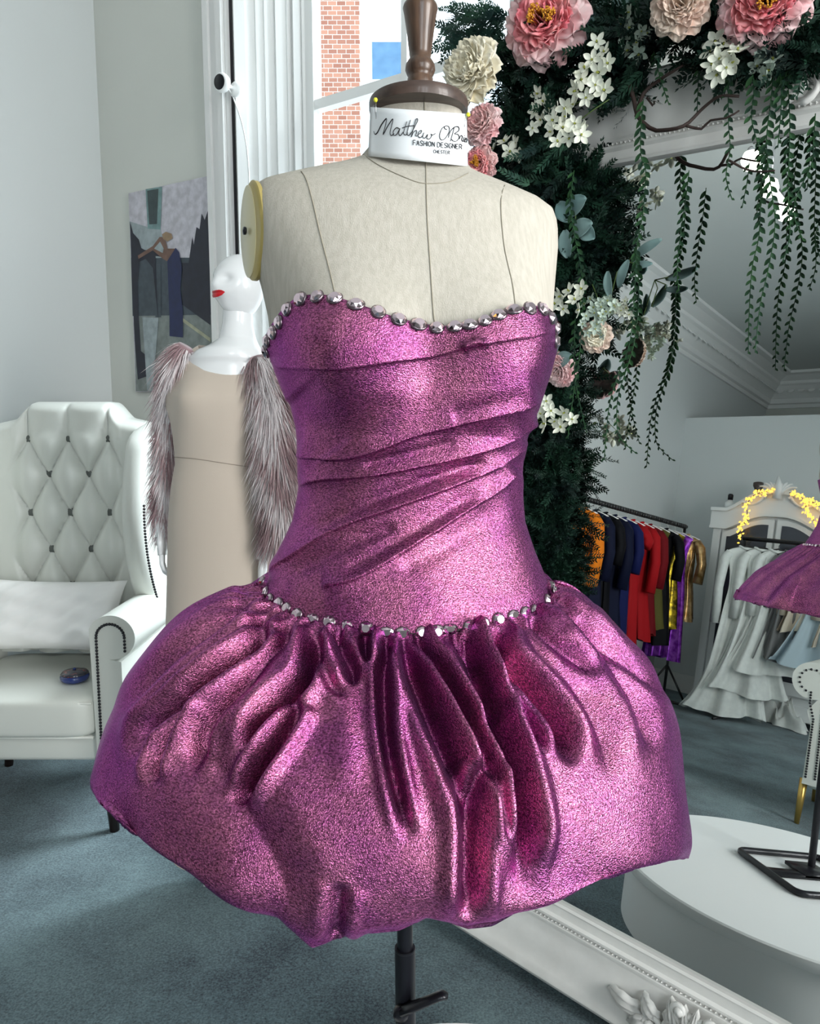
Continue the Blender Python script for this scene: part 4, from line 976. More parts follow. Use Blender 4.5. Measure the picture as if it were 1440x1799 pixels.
# satin pillow
def pillow(c, d, rx, rz, m, label, name='cushion', seed=1):
    R_ = np.random.default_rng(seed); mb = MB(); n = 40; q = Matrix.Rotation(rz, 3, 'Z') @ Matrix.Rotation(rx, 3, 'X')
    for sg in (1, -1):
        G = []
        for i in range(n+1):
            row = []
            for j in range(n+1):
                u_, v_ = i/n*2-1, j/n*2-1; e = (max(0, 1-u_**4)*max(0, 1-v_**4))**.5; pin_ = 1-.07*(1-abs(u_)**2)*abs(v_)**3 ; pin2 = 1-.09*(1-abs(v_)**2)*abs(u_)**3
                wr_ = .006*math.sin(u_*9+v_*5)*math.sin(v_*7-u_*3)+.004*math.sin(u_*17-v_*13)
                row.append(np.array(q @ Vector((u_*d[0]/2*pin2, v_*d[1]/2*pin_, sg*(d[2]/2*e+wr_*e*sg)))) + np.array(c))
            G.append(row)
        mb.grid(np.array(G), flip=sg < 0)
    o = obj(name, mb, m, loc=tuple(c)); tag(o, label, 'cushion'); return o
pc_ = PX(98, 1078, 3.0); pillow((pc_[0]-.02, 3.02, pc_[2]-.012), (.60, .30, .16), math.radians(68), math.radians(-3), M['satin'], 'creased white satin cushion lying across the wing chair seat')
# blue trinket
M['blue'] = mat('blue_enamel', (.012, .03, .16), .12, coat=.6); M['bluetop'] = mat('dark_lacquer', (.02, .02, .035), .1, col2=(.35, .08, .06), nscale=60, coat=.5, lo=.55, hi=.7)
bt = PX(131, 1180, 2.84); zsurf = zs_t
tr_ = thing('trinket_box', 'small round dark blue lidded box lying on the wing chair seat', 'box', (bt[0], 2.84, zsurf))
mb = MB(); mb.lathe([(0, 0), (.042, 0), (.054, .010), (.056, .022), (.052, .030)], (0, 0, 0), 40); obj('base', mb, M['blue'], tr_, world=False)
mb = MB(); mb.lathe([(.052, .030), (.053, .033), (.045, .042), (.02, .047), (0, .048)], (0, 0, 0), 40); lid = obj('lid', mb, M['bluetop'], tr_, world=False)
mb = MB(); mb.lathe([(.005, .046), (.007, .052), (0, .056)], (0, 0, 0), 16); obj('knob', mb, M['blue'], lid, world=False)

# ------------------------------------------------------------------ framed street photograph on the wall
def wallpt(x, y, off=0):
    r = ray(x, y); return _O + r*(((K-O1*off-_O) @ O1)/(r @ O1))
PZm = lambda u, v: (200+u*.4557, 280+v*.4557)
pic = thing('wall_picture', 'tall unframed canvas print of a woman in navy gown on a street', 'picture', tuple(wallpt(300, 690, .02)))
cols = {'sky': (.62, .60, .66), 'stone': (.36, .42, .44), 'win': (.045, .07, .075), 'teal': (.20, .33, .33), 'dark': (.012, .014, .030), 'navy': (.010, .018, .085), 'skin': (.20, .11, .08), 'hair': (.36, .24, .14), 'road': (.23, .26, .25), 'kerb': (.42, .42, .30), 'mid': (.06, .08, .10)}
cm = [mat('print_'+k, v, .45, col2=tuple(c*.72 for c in v), nscale=26, detail=6) for k, v in cols.items()]; ci = list(cols)
mb = MB()
cr_ = [(56, 132), (368, 64), (380, 905), (84, 897)]
F_ = [wallpt(*PZm(u, v), .022) for u, v in cr_]; Bk = [wallpt(*PZm(u, v), .002) for u, v in cr_]
mb.add(F_+Bk, [(3, 2, 1, 0), (0, 1, 5, 4), (1, 2, 6, 5), (2, 3, 7, 6), (3, 0, 4, 7)], 0); obj('canvas', mb, cm, pic, smooth=False)
mb = MB(); lay = .0228
def art(name, pts):
    global lay
    lay += .00025; P = [wallpt(*PZm(u, v), lay) for u, v in pts]; mb.add(P, [tuple(range(len(P)))[::-1]], ci.index(name))
art('road', [(78, 590), (376, 590), (379, 903), (85, 895)]); art('mid', [(66, 380), (372, 380), (374, 600), (72, 605)]); art('stone', [(60, 240), (130, 262), (178, 262), (205, 380), (70, 385)])
art('teal', [(122, 116), (186, 106), (180, 272), (130, 268)]); art('win', [(128, 122), (172, 114), (166, 250), (136, 252)]); art('dark', [(366, 186), (350, 235), (338, 210), (330, 270), (318, 262), (308, 330), (302, 300), (288, 400), (262, 400), (262, 560), (372, 640)])
art('dark', [(62, 240), (74, 285), (96, 310), (108, 350), (150, 352), (190, 378), (150, 372), (100, 395), (92, 470), (96, 620), (104, 740), (142, 770), (146, 830), (92, 850), (80, 700), (70, 480)])
art('mid', [(155, 400), (180, 400), (182, 610), (160, 610)]); art('stone', [(110, 610), (172, 612), (150, 895), (128, 893)]); art('kerb', [(262, 610), (372, 690), (372, 705), (262, 625)])
art('dark', [(66, 290), (100, 340), (160, 372), (170, 612), (150, 420), (96, 350)])
art('skin', [(186, 300), (200, 318), (206, 345), (240, 345), (215, 400), (190, 385), (150, 352), (95, 385), (92, 372), (150, 335), (176, 300)]); art('stone', [(155, 345), (178, 318), (192, 345), (188, 362)])
art('hair', [(186, 290), (200, 280), (222, 288), (226, 305), (206, 318), (190, 308)]); art('navy', [(206, 392), (238, 342), (252, 360), (262, 420), (256, 500), (266, 590), (266, 688), (214, 682), (214, 600), (210, 500)])
obj('printed_scene', mb, cm, pic, smooth=False)

# ------------------------------------------------------------------ security camera on the window architrave
scp = wallpt(414, 158, .045)
sc_ = thing('security_camera', 'small round white security camera with white cable on window architrave', 'camera', tuple(scp))
mb = MB(); Rw = Vector(-O1).to_track_quat('Z', 'Y').to_matrix(); mb.lathe([(.033, 0), (.033, .006), (.020, .014), (.008, .018), (.008, .035)], scp, 32, R=Rw); obj('mount', mb, M['white'], sc_)
hp = PX(390, 146, 3.36); dn = Vector((-.50, -.84, -.12)).normalized(); Rh = dn.to_track_quat('Z', 'Y').to_matrix()
mb = MB(); mb.lathe([(0, -.030), (.018, -.028), (.034, -.016), (.039, 0), (.037, .012), (.031, .017)], hp, 32, R=Rh); mb.tube([hp-np.array(dn)*.02, scp-O1*.03], .007, 10); obj('camera_body', mb, M['white'], sc_)
mb = MB(); mb.lathe([(.031, .0165), (.029, .019), (0, .0205)], hp, 32, R=Rh); obj('lens_cover', mb, M['black'], sc_)
mb = MB(); mb.tube([np.array(hp)-np.array(dn)*.02]+[wallpt(x, y, .03) for x, y in densify([(408, 168), (420, 200), (430, 240), (436, 290), (438, 360), (439, 520), (440, 900)], 20)], .0035, 6); obj('cable', mb, M['white'], sc_)
# ------------------------------------------------------------------ garland over the mirror's left and top edge
def GP(x, y, h=.10):                     # point seen at a pixel, h metres in front of the glass plane
    r = ray(x, y); return _O + r*((MC-h)/(r @ MN))
M['fir'] = mat('fir_needles', (.003, .012, .011), .6, spec=.25, col2=(.010, .042, .022), nscale=14)
M['fern'] = mat('fern_green', (.008, .035, .030), .6, spec=.3, col2=(.03, .09, .05), nscale=12)
M['vine'] = mat('vine_leaf', (.010, .040, .022), .55, spec=.3, col2=(.03, .10, .03), nscale=30)
M['sage'] = mat('sage_leaf', (.10, .20, .20), .6, col2=(.20, .31, .30), nscale=9, sheen=.2)
M['stemg'] = mat('green_stem', (.12, .19, .05), .5); M['twig'] = mat('bare_twig', (.035, .018, .014), .7, bump=.3, bscale=200)
M['blossom'] = mat('ivory_blossom', (.78, .80, .66), .6, col2=(.84, .85, .76), nscale=40); M['blossom_g'] = mat('pale_green_blossom', (.45, .56, .50), .6, col2=(.58, .66, .55), nscale=30)
M['stamen'] = mat('yellow_stamen', (.80, .36, .03), .6); M['centre'] = mat('green_centre', (.42, .45, .08), .6)
M['pk'] = mat('pink_petal', (.88, .22, .27), .6, col2=(.92, .45, .44), nscale=16, sheen=.2); M['pke'] = mat('pale_pink_petal', (.93, .52, .54), .6, col2=(.93, .72, .71), nscale=20, sheen=.2)
M['crm'] = mat('cream_petal', (.88, .80, .60), .6, col2=(.93, .88, .74), nscale=16, sheen=.2); M['blush'] = mat('blush_petal', (.80, .56, .46), .6, col2=(.86, .72, .60), nscale=16, sheen=.2)
M['rose'] = mat('rose_petal', (.80, .36, .36), .6, col2=(.84, .58, .56), nscale=14, sheen=.2)
gar_c = GP(985, 900, .1)
def merged(name, proto_v, proto_f, Ts, m, label, cat, kind='stuff'):
    pv = np.array(proto_v); nv = len(pv); V = []; F_ = []
    for i, (P, R3, s) in enumerate(Ts): V.append((pv*s) @ R3.T + P)
    V = np.concatenate(V); pf = proto_f; F_ = [tuple(a+i*nv for a in f) for i in range(len(Ts)) for f in pf]
    me = bpy.data.meshes.new(name); c = V.mean(0); me.from_pydata((V-c).tolist(), [], F_); me.materials.append(m); me.polygons.foreach_set('use_smooth', [True]*len(me.polygons)); o = bpy.data.objects.new(name, me); COL.objects.link(o); o.location = tuple(c)
    tag(o, label, cat, kind=kind); return o
def sprig(n, L_, nl, w_, ang, droop=.1, rs=0):
    """twig of needle leaves along +X"""
    R_ = np.random.default_rng(rs); V = []; F_ = []
    def leaf(p, d, up, l, w):
        d = d/np.linalg.norm(d); sd = np.cross(d, up); sd /= np.linalg.norm(sd)+1e-9; b = len(V)
        V.extend([p, p+d*l*.45+sd*w, p+d*l, p+d*l*.45-sd*w]); F_.append((b, b+1, b+2, b+3))
    for i in range(n):
        t = i/(n-1); p = np.array([L_*t, 0, -droop*L_*t*t])
        for k in range(3):
            a = R_.uniform(0, 6.28) if k == 2 else (0 if k == 0 else math.pi); dd = np.array([math.cos(ang), math.sin(ang)*math.cos(a), math.sin(ang)*math.sin(a)+R_.normal()*.15]); leaf(p, dd, np.array([0, .1, 1.]), nl*(1-.5*t)*R_.uniform(.8, 1.2), w_)
    b = len(V); V.extend([np.array([0, .0012, 0]), np.array([0, -.0012, 0]), np.array([L_, -.0005, -droop*L_]), np.array([L_, .0005, -droop*L_])]); F_.append((b, b+1, b+2, b+3)); return V, F_
def rot_to(d, roll):
    d = Vector(d).normalized(); return np.array((d.to_track_quat('X', 'Z').to_matrix() @ Matrix.Rotation(roll, 3, 'X')))
def scat(regions, n, seed, dirf, smin=.7, smax=1.3):
    R_ = np.random.default_rng(seed); wts = np.array([r[4] for r in regions], float); wts /= wts.sum(); out = []
    for _ in range(n):
        x0, y0, x1, y1, _w, h0, h1 = regions[R_.choice(len(regions), p=wts)]
        x, y = R_.uniform(x0, x1), R_.uniform(y0, y1); P = GP(x, y, R_.uniform(h0, h1)); d = dirf(x, y, R_); out.append((P, rot_to(d, R_.uniform(0, 6.28)), R_.uniform(smin, smax)))
    return out
def d_out(x, y, R_): 
    return -MN*R_.uniform(-.1, .9)+MU*R_.normal()*.8+MV*R_.normal()*.6-Z*.15
pv, pf = sprig(12, .075, .020, .0022, .85, rs=1)
merged('fir_foliage', pv, pf, scat([(930, 560, 990, 720, 1.6, .0, .06), (915, 700, 990, 860, 2.2, .0, .07), (905, 850, 980, 1010, 2.4, .0, .07), (915, 960, 985, 1050, 1.2, .0, .06)], 1500, 11, d_out), M['fir'], 'dense dark fir foliage hanging down the left side of the mirror', 'foliage')
pv2, pf2 = sprig(10, .085, .026, .0032, .7, rs=2)
merged('evergreen_foliage', pv2, pf2, scat([(878, 95, 1000, 340, 3.2, .02, .16), (950, 300, 1040, 470, 1.6, .0, .10), (1010, 300, 1050, 480, .7, .0, .05), (955, 440, 1020, 580, 1.3, .0, .10), (985, 0, 1130, 130, 1.6, .02, .14), (1100, 0, 1440, 70, 2.6, .0, .14), (1060, 90, 1130, 170, .7, .0, .08), (1240, 60, 1440, 120, 1.4, .0, .12)], 2100, 12, d_out), M['fir'], 'dark evergreen foliage packed over the top corner of the mirror frame', 'foliage')
merged('fern_fronds', pv2, pf2, scat([(795, 15, 900, 95, 1.6, .05, .2), (830, 70, 900, 120, .8, .05, .15), (1070, 150, 1110, 200, .3, .05, .1), (930, 230, 1000, 330, .6, .05, .2)], 210, 13, lambda x, y, R_: (-MU*.8+Z*R_.normal()*.5-MN*R_.uniform(0, .5)), .5, 1.1), M['fern'], 'loose ferny greenery reaching out past the window at the garland corner', 'foliage')
# sage leaf sprigs
def sage(x, y, h, leaves, label):
    P0 = GP(x, y, h); t = thing('sage_sprig', label, 'leaf sprig', tuple(P0), group='sage leaf sprigs in the garland'); 
    st = MB(); 
    for (dx, dy, L_, wd, a) in leaves:
        c = GP(x+dx, y+dy, h+.02); d = MU*math.cos(a)+MV*math.sin(a)-MN*.25; d /= np.linalg.norm(d); sd = np.cross(d, -MN); sd /= np.linalg.norm(sd); up = np.cross(sd, d); mb = MB(); G = []
        for i in range(11):
            s = i/10; w_ = wd*math.sin(math.pi*(s*.93+.04))**.6; G.append([c+d*L_*(s-.5)+sd*w_*q+up*(.008*math.sin(math.pi*s)+.25*wd*q*q-.003*math.cos(q*20)*0) for q in np.linspace(-1, 1, 9)])
        mb.grid(np.array(G)); obj('leaf', mb, M['sage'], t, solid=.0008)
        st.tube([P0, (P0+c)/2+(-MN)*.005, c-d*L_*.5], .0015, 6)
    obj('stem', st, M['stemg'], t)
sage(1055, 55, .10, [(0, -18, .085, .024, 1.5), (-22, 0, .09, .022, 1.9), (12, 22, .075, .02, 1.2), (38, -45, .07, .026, .3)], 'sage leaf sprig beside the big open peony at the top')
sage(1010, 395, .13, [(5, -32, .062, .026, .5), (-18, -22, .06, .022, 2.2), (14, 8, .064, .024, .3), (-14, 34, .07, .020, 1.7), (25, 18, .05, .02, -.6)], 'large round sage leaves beside the right shoulder of the dress form')
sage(1100, 460, .09, [(38, -22, .085, .013, .4), (28, 8, .06, .010, .05), (-4, 22, .07, .013, 1.2), (-30, 40, .065, .012, 1.7)], 'narrow sage leaves sticking out across the mirror glass')
sage(870, 160, .05, [(22, -10, .05, .014, 1.4), (26, 22, .05, .014, 1.6)], 'pale sage leaves between the cream rose and dark foliage')
sage(1235, 25, .04, [(-20, 0, .06, .02, .2), (20, 14, .06, .018, 2.8)], 'sage leaves at the top between the two pink peonies')
sage(985, 620, .12, [(-10, -8, .05, .018, 1.2), (8, 12, .05, .02, .4)], 'small sage leaves above the lower blush rose')
# blossoms
def star_proto(m1, name, lab):
    base = thing('proto', None, None); return base
def blossom_mesh(R_):
    mb = MB()
    for k in range(5):
        a = 2*math.pi*k/5+R_.normal()*.08; G = []
        for i in range(6):
            s = i/5; w_ = .36*math.sin(math.pi*(s*.9+.07))**.8*.9; row = []
            for q in (-1, -.5, 0, .5, 1):
                x = .12+s*.95; row.append((x*math.cos(a)-q*w_*math.sin(a), x*math.sin(a)+q*w_*math.cos(a), .25*s*s+.10*q*q+.05))
            G.append(row)
        mb.grid(np.array(G))
    return mb
BM = {}
for key in ('blossom', 'blossom_g'):
    mb = blossom_mesh(rnd and np.random.default_rng(5)); me = bpy.data.meshes.new('blossom'); me.from_pydata(mb.v, [], mb.f); me.polygons.foreach_set('use_smooth', [True]*len(me.polygons)); me.materials.append(M[key]); BM[key] = me
cme = MB(); 
for k in range(7): cme.tube([(0, 0, 0), (.08*math.cos(k*.9), .08*math.sin(k*.9), .28+.04*(k % 3))], [.03, .05], 5)
mc_ = bpy.data.meshes.new('flower_centre'); mc_.from_pydata(cme.v, [], cme.f); mc_.materials.append(M['centre'])
def spray(pts, h, r, label, key='blossom', name='blossom_spray', seed=0, stem=None, facing=None):
    R_ = np.random.default_rng(seed); P0 = GP(*pts[0], h); t = thing(name, label, 'flower spray', tuple(P0), group='small blossom sprays in the garland')
    st = MB(); prev = P0
    sp = [GP(x, y, h-.02) for x, y in (stem or pts)]
    st.tube(sp if len(sp) > 1 else [P0, P0+Z*.02], .0014, 6); obj('stem', st, M['stemg'], t)
    for (x, y) in pts:
        P = GP(x, y, h+.03+R_.uniform(-.012, .03)); n = Vector(-MN*.9+MU*R_.normal()*.45+MV*(R_.normal()*.45-.1)).normalized(); q = n.to_track_quat('Z', 'Y') 
        o = bpy.data.objects.new('blossom', BM[key]); COL.objects.link(o); o.parent = t; o.location = Vector(P)-t.location; o.rotation_mode = 'QUATERNION'; from mathutils import Quaternion
        o.rotation_quaternion = q @ Quaternion((0, 0, 1), R_.uniform(0, 6.28)); s = r*R_.uniform(.9, 1.25); o.scale = (s, s, s)
        c = bpy.data.objects.new('flower_centre', mc_); COL.objects.link(c); c.parent = o
J = lambda c, n, sx, sy, seed: [(c[0]+a*sx, c[1]+b*sy) for a, b in np.random.default_rng(seed).normal(size=(n, 2))]
spray([(1048, 75), (1062, 92), (1040, 105), (1068, 112), (1028, 122), (1052, 128), (1020, 140), (1046, 150), (1012, 160), (1062, 160), (1030, 172), (1008, 185)], .17, .022, 'long ivory blossom spray running down from the big pink peony', seed=1)
spray([(945, 165), (955, 180), (940, 195), (965, 190), (950, 212), (935, 225)], .15, .019, 'paler ivory blossom cluster left of the long spray', seed=2)
spray([(980, 195), (995, 205), (972, 212), (1010, 218), (988, 226), (1020, 238), (968, 232), (1000, 242), (980, 250), (1015, 225), (994, 190), (1026, 228)], .19, .021, 'full ivory blossom cluster on green stems below the big peony', seed=3, stem=[(1070, 175), (1040, 195), (1000, 225)])
spray([(886, 250), (905, 252), (895, 268), (868, 262), (850, 270), (912, 272), (858, 282)], .14, .020, 'ivory blossom sprig just right of the neck card', seed=4, stem=[(830, 262), (870, 256), (935, 238)])
spray([(1106, 22), (1122, 35), (1108, 48), (1128, 55), (1096, 62), (1120, 75), (1138, 60), (1104, 88), (1122, 95), (1092, 40)], .09, .019, 'pale blossom spray at the top right of the sage leaves', 'blossom_g', seed=5)
spray([(1255, 72), (1270, 80), (1248, 92), (1282, 95), (1262, 104), (1290, 108), (1250, 115), (1275, 120), (1260, 132), (1296, 90)], .13, .021, 'ivory blossom cluster hanging left of the second pink peony', seed=6)
spray([(1340, 100), (1358, 106), (1330, 118), (1352, 124), (1370, 112), (1345, 134)], .10, .019, 'pale green blossom cluster under the second pink peony', 'blossom_g', seed=7)
spray([(985, 520), (1000, 512), (975, 535), (1010, 528), (990, 542), (1022, 508), (1018, 545)], .15, .020, 'ivory blossoms beside the right bust of the pink dress', seed=8)
spray(J((1058, 545), 26, 17, 17, 9), .12, .013, 'pale green hydrangea head beside the hanging leafy vine', 'blossom_g', 'hydrangea_head', seed=9, stem=[(1058, 545), (1040, 500)])
spray(J((1095, 545), 10, 12, 8, 10), .10, .011, 'small loose pale blossoms right of the hydrangea head', 'blossom', seed=10, stem=[(1060, 540), (1095, 545)])
spray([(945, 712), (960, 705), (950, 728), (968, 722), (940, 742), (975, 740), (992, 725), (1005, 738), (985, 752), (958, 745)], .15, .019, 'lowest ivory blossom cluster against the dark fir foliage', seed=11)
# layered flowers
def petal(mb, c, q, az, tilt, L_, wd, ruf, R_, cup=.3, mi=0, r0=0.0, z0=0):
    G = []; ph_ = R_.uniform(0, 6.28)
    for i in range(8):
        s = i/7; w_ = wd*(.35+.65*math.sin(math.pi*min(1, s*.62+.10)))*(1 if s < .86 else 1-.35*((s-.86)/.14)**2); row = []
        tl = tilt-cup*s
        for v in np.linspace(-1, 1, 9):
            rr_ = r0+L_*s*math.cos(tl)*(1-.10*v*v); zz_ = z0+L_*s*math.sin(tl)+wd*.30*v*v*math.cos(tl)+ruf*s*s*math.sin(v*8+ph_)*L_
            x = rr_*math.cos(az)-v*w_*math.sin(az); y = rr_*math.sin(az)+v*w_*math.cos(az); row.append(np.array(q @ Vector((x, y, zz_)))+c)
        G.append(row)
    mb.grid(np.array(G), mi=mi)
def peony(x, y, h, r, mo, mi_, label, name='peony', stamens=True, nrm=None, seed=0, cat='flower', group=None):
    R_ = np.random.default_rng(seed); P = GP(x, y, h); n = Vector(nrm if nrm is not None else -MN); q = n.normalized().to_track_quat('Z', 'Y').to_matrix()
    t = thing(name, label, cat, tuple(P), group=group); P = np.array(P)
    mb = MB()
    for k in range(11): petal(mb, P, q, 2*math.pi*k/11+R_.normal()*.1, .25, r*.98, r*.36, .07, R_, .25)
    for k in range(11): petal(mb, P, q, 2*math.pi*(k+.5)/11+R_.normal()*.1, .50, r*.92, r*.33, .08, R_, .2)
    obj('outer_petals', mb, mo, t, solid=.0006)
    mb = MB()
    for lay_, (nn, tl, L_) in enumerate(((12, .75, .84), (12, .98, .78), (9, 1.2, .68))):
        for k in range(nn): petal(mb, P, q, 2*math.pi*(k+.3*lay_)/nn+R_.normal()*.15, tl+R_.normal()*.08, r*L_*R_.uniform(.85, 1.05), r*.26, .10, R_, .15)
    for k in range(9): petal(mb, P, q, R_.uniform(0, 6.28), R_.uniform(1.15, 1.5), r*R_.uniform(.45, .66), r*.20, .12, R_, -.2, r0=r*R_.uniform(.0, .25))
    obj('inner_petals', mb, mi_, t, solid=.0006)
    if stamens:
        mb = MB()
        for cl_ in range(5):
            ca_, cr_ = R_.uniform(0, 6.28), r*R_.uniform(.05, .32)
            for k in range(26):
                a, rr_ = R_.uniform(0, 6.28), r*R_.uniform(0, .12); bx_, by_ = cr_*math.cos(ca_)+rr_*math.cos(a), cr_*math.sin(ca_)+rr_*math.sin(a); zt_ = r*R_.uniform(.62, .74)
                mb.tube([np.array(q @ Vector((bx_*.6, by_*.6, r*.3)))+P, np.array(q @ Vector((bx_, by_, zt_)))+P, np.array(q @ Vector((bx_*1.05, by_*1.05, zt_+r*.03)))+P], [r*.008, r*.010, r*.022], 5)
        obj('stamens', mb, M['stamen'], t)
    return t
vdir = -MN*.8+np.array([0, -1, 0])*.45
peony(962, 42, .20, .118, M['pke'], M['pk'], 'large open pink peony with orange stamens above the dress form shoulder', nrm=vdir-Z*.18, seed=1)
peony(1345, 6, .16, .105, M['pke'], M['pk'], 'large open pink peony cut by the top edge at right', nrm=vdir-Z*.25, seed=2)
peony(1197, 12, .22, .072, M['blush'], M['blush'], 'dull blush peony half hidden at the top between the pink ones', stamens=False, nrm=vdir-Z*.3, seed=3)
peony(832, 130, .30, .092, M['crm'], M['crm'], 'ruffled cream rose right beside the wooden neck finial', 'garden_rose', False, vdir-MU*.3, 4, group=None)
peony(850, 222, .26, .060, M['pke'], M['rose'], 'soft pink rose just right of the neck card', 'garden_rose', False, vdir-MU*.2+Z*.1, 5)
peony(845, 290, .24, .052, M['rose'], M['pk'], 'coral pink rose low behind the right shoulder of the dress form', 'garden_rose', True, vdir-MU*.1-Z*.3, 6)
peony(1047, 592, .11, .045, M['blush'], M['crm'], 'blush cream rose under the green hydrangea beside hanging vine', 'garden_rose', False, vdir+MU*.2, 7)
peony(985, 650, .12, .050, M['pke'], M['pke'], 'pale pink rose beside the right side of the pink bodice', 'garden_rose', False, vdir-Z*.5-MU*.3, 8)
# hanging leafy vines
def vine(px, label, h=.13, leaf=.0115, name='leafy_vine', both=True, mat_='vine', seed=0):
    R_ = np.random.default_rng(seed); L_ = densify(px, 7); P = [GP(x, y, h) for x, y in L_]; P = np.array(P); cum = np.concatenate([[0], np.cumsum(np.linalg.norm(np.diff(P, axis=0), axis=1))]); T_ = cum[-1]
    t = thing(name, label, 'vine', tuple(P[0]), group='leafy vines trailing over the mirror')
    mb = MB(); mb.tube(P, .0011, 6); obj('stem', mb, M[mat_], t)
    mb = MB(); n = int(T_/.0105)
    for i in range(n):
        s = (i+.5)/n*T_; p = np.array([np.interp(s, cum, P[:, k]) for k in range(3)]); p2 = np.array([np.interp(min(s+.01, T_), cum, P[:, k]) for k in range(3)]); d0 = p2-p; d0 = d0/(np.linalg.norm(d0)+1e-9)
        sg = 1 if i % 2 else -1; size = leaf*1.9*(1-.55*(s/T_)**2)*R_.uniform(.85, 1.1); d = d0*.85+MU*sg*.62-MN*R_.normal()*.25; d /= np.linalg.norm(d); sd = np.cross(d, MN); sd /= np.linalg.norm(sd)
        G = [[p+d*size*u_+sd*size*.24*math.sin(math.pi*(u_*.92+.04))*v-MN*size*.1*v*v for v in (-1, 0, 1)] for u_ in (0, .25, .5, .75, 1)]; mb.grid(np.array(G))
    obj('leaves', mb, M[mat_], t)
VN = [([(1130, 175), (1125, 230), (1126, 277), (1134, 300), (1129, 375), (1119, 431), (1112, 550), (1104, 610), (1084, 662), (1069, 719), (1061, 809)], 'long leafy vine trailing across the glass to mid mirror height', .13, .0125),
      ([(1118, 440), (1122, 520), (1114, 600), (1100, 650), (1085, 700), (1084, 756), (1096, 778), (1117, 797)], 'leafy vine whose tip kicks out to the right', .12, .0115),
      ([(1226, 120), (1226, 150), (1224, 199)], 'short vine over the plain top rail of the mirror', .10, .010), ([(1279, 130), (1279, 210), (1282, 262), (1275, 311), (1286, 352)], 'vine below the ivory cluster at the second peony', .12, .010),
      ([(1322, 130), (1324, 160), (1320, 210), (1334, 262)], 'first of the thick vines under the second peony', .14, .013), ([(1358, 130), (1354, 175), (1346, 250), (1354, 330), (1361, 394), (1350, 469), (1335, 536), (1326, 620)], 'longest vine hanging from the second peony', .12, .0125),
      ([(1345, 250), (1337, 318), (1333, 412), (1321, 470), (1316, 540), (1314, 622)], 'thin vine twinned beside the longest vine', .11, .0115), ([(1388, 120), (1384, 142), (1387, 225), (1384, 337), (1387, 412), (1374, 461)], 'straight vine right of the longest one', .12, .012),
      ([(1432, 200), (1429, 244), (1425, 289), (1399, 345), (1395, 382), (1411, 424)], 'vine at the right edge swinging left', .10, .0115), ([(1210, 300), (1205, 345), (1196, 405), (1189, 469), (1192, 512)], 'single vine hanging alone in the middle of the glass', .06, .012),
      ([(1316, 285), (1312, 320), (1303, 366)], 'tiny vine tip in front of the bright ceiling light reflection', .06, .009), ([(1008, 300), (1002, 360), (1009, 412), (1020, 470), (1024, 520), (1018, 620), (1006, 700), (997, 770)], 'dense vine running down the left edge beside the dress', .17, .012),
      ([(1010, 560), (1008, 640), (1016, 700), (1030, 760)], 'thin green vine low on the left side above the fir', .16, .010), ([(1370, 130), (1372, 180), (1366, 260)], 'second of the thick vines under the second peony', .13, .0125), ([(1148, 90), (1160, 140), (1175, 185)], 'dark little vine near the twig fork', .12, .010)]
for i, (p_, lb, h_, lf) in enumerate(VN): vine(p_, lb, h_, lf, seed=i)
tw = MB(); tp = lambda L_, h=.12: [GP(x, y, h+.01*math.sin(x*.07)) for x, y in densify(L_, 10)]
def taper(L_, a, b): P = tp(L_); tw.tube(P, list(np.linspace(a, b, len(P))), 7)
taper([(1104, 148), (1114, 178), (1120, 205), (1140, 225), (1152, 230), (1200, 222), (1235, 190), (1263, 170), (1298, 170)], .006, .003); taper([(1200, 220), (1222, 226), (1232, 227), (1248, 212), (1275, 208), (1298, 195)], .0035, .002)
taper([(1118, 205), (1130, 165), (1160, 140), (1200, 115)], .006, .003); taper([(1136, 172), (1146, 186), (1150, 178)], .003, .002); taper([(1280, 282), (1310, 298), (1335, 302), (1360, 300)], .0028, .002)
o = obj('bare_twig', tw, M['twig'], loc=tuple(GP(1150, 200, .12))); tag(o, 'dark bare forked twig lying across the top rail of the mirror', 'twig')

# ------------------------------------------------------------------ the part of the room seen in the mirror
M['rail'] = mat('black_rail', (.01, .01, .012), .4); M['hanger'] = mat('white_hanger', (.78, .76, .74), .5); M['hangerb'] = mat('black_hanger', (.02, .02, .02), .5)
def cloth(name, c, c2=None, rough=.7, **k): M[name] = mat(name, c, rough, col2=c2, spec=.15, nscale=20, bump=.15, bscale=60, **k); return M[name]
cloth('orange_cloth', (.80, .22, .010), (.70, .17, .01)); cloth('navy_cloth', (.003, .005, .022)); cloth('black_cloth', (.003, .003, .005)); cloth('royal_cloth', (.006, .010, .07)); cloth('red_cloth', (.38, .006, .010)); cloth('deepred_cloth', (.16, .004, .008))
cloth('olive_cloth', (.10, .09, .02)); cloth('white_cloth', (.84, .86, .82), (.76, .78, .75)); cloth('cream_cloth', (.66, .58, .47)); cloth('grey_cloth', (.20, .20, .20)); cloth('purple_sequin', (.15, .01, .30), (.4, .1, .6), .25, metal=.7); cloth('gold_sequin', (.55, .38, .03), (.1, .07, .01), .25, metal=.8); cloth('bronze_sequin', (.30, .16, .05), (.6, .4, .2), .3, metal=.7); cloth('tulle_cloth', (.45, .55, .60))
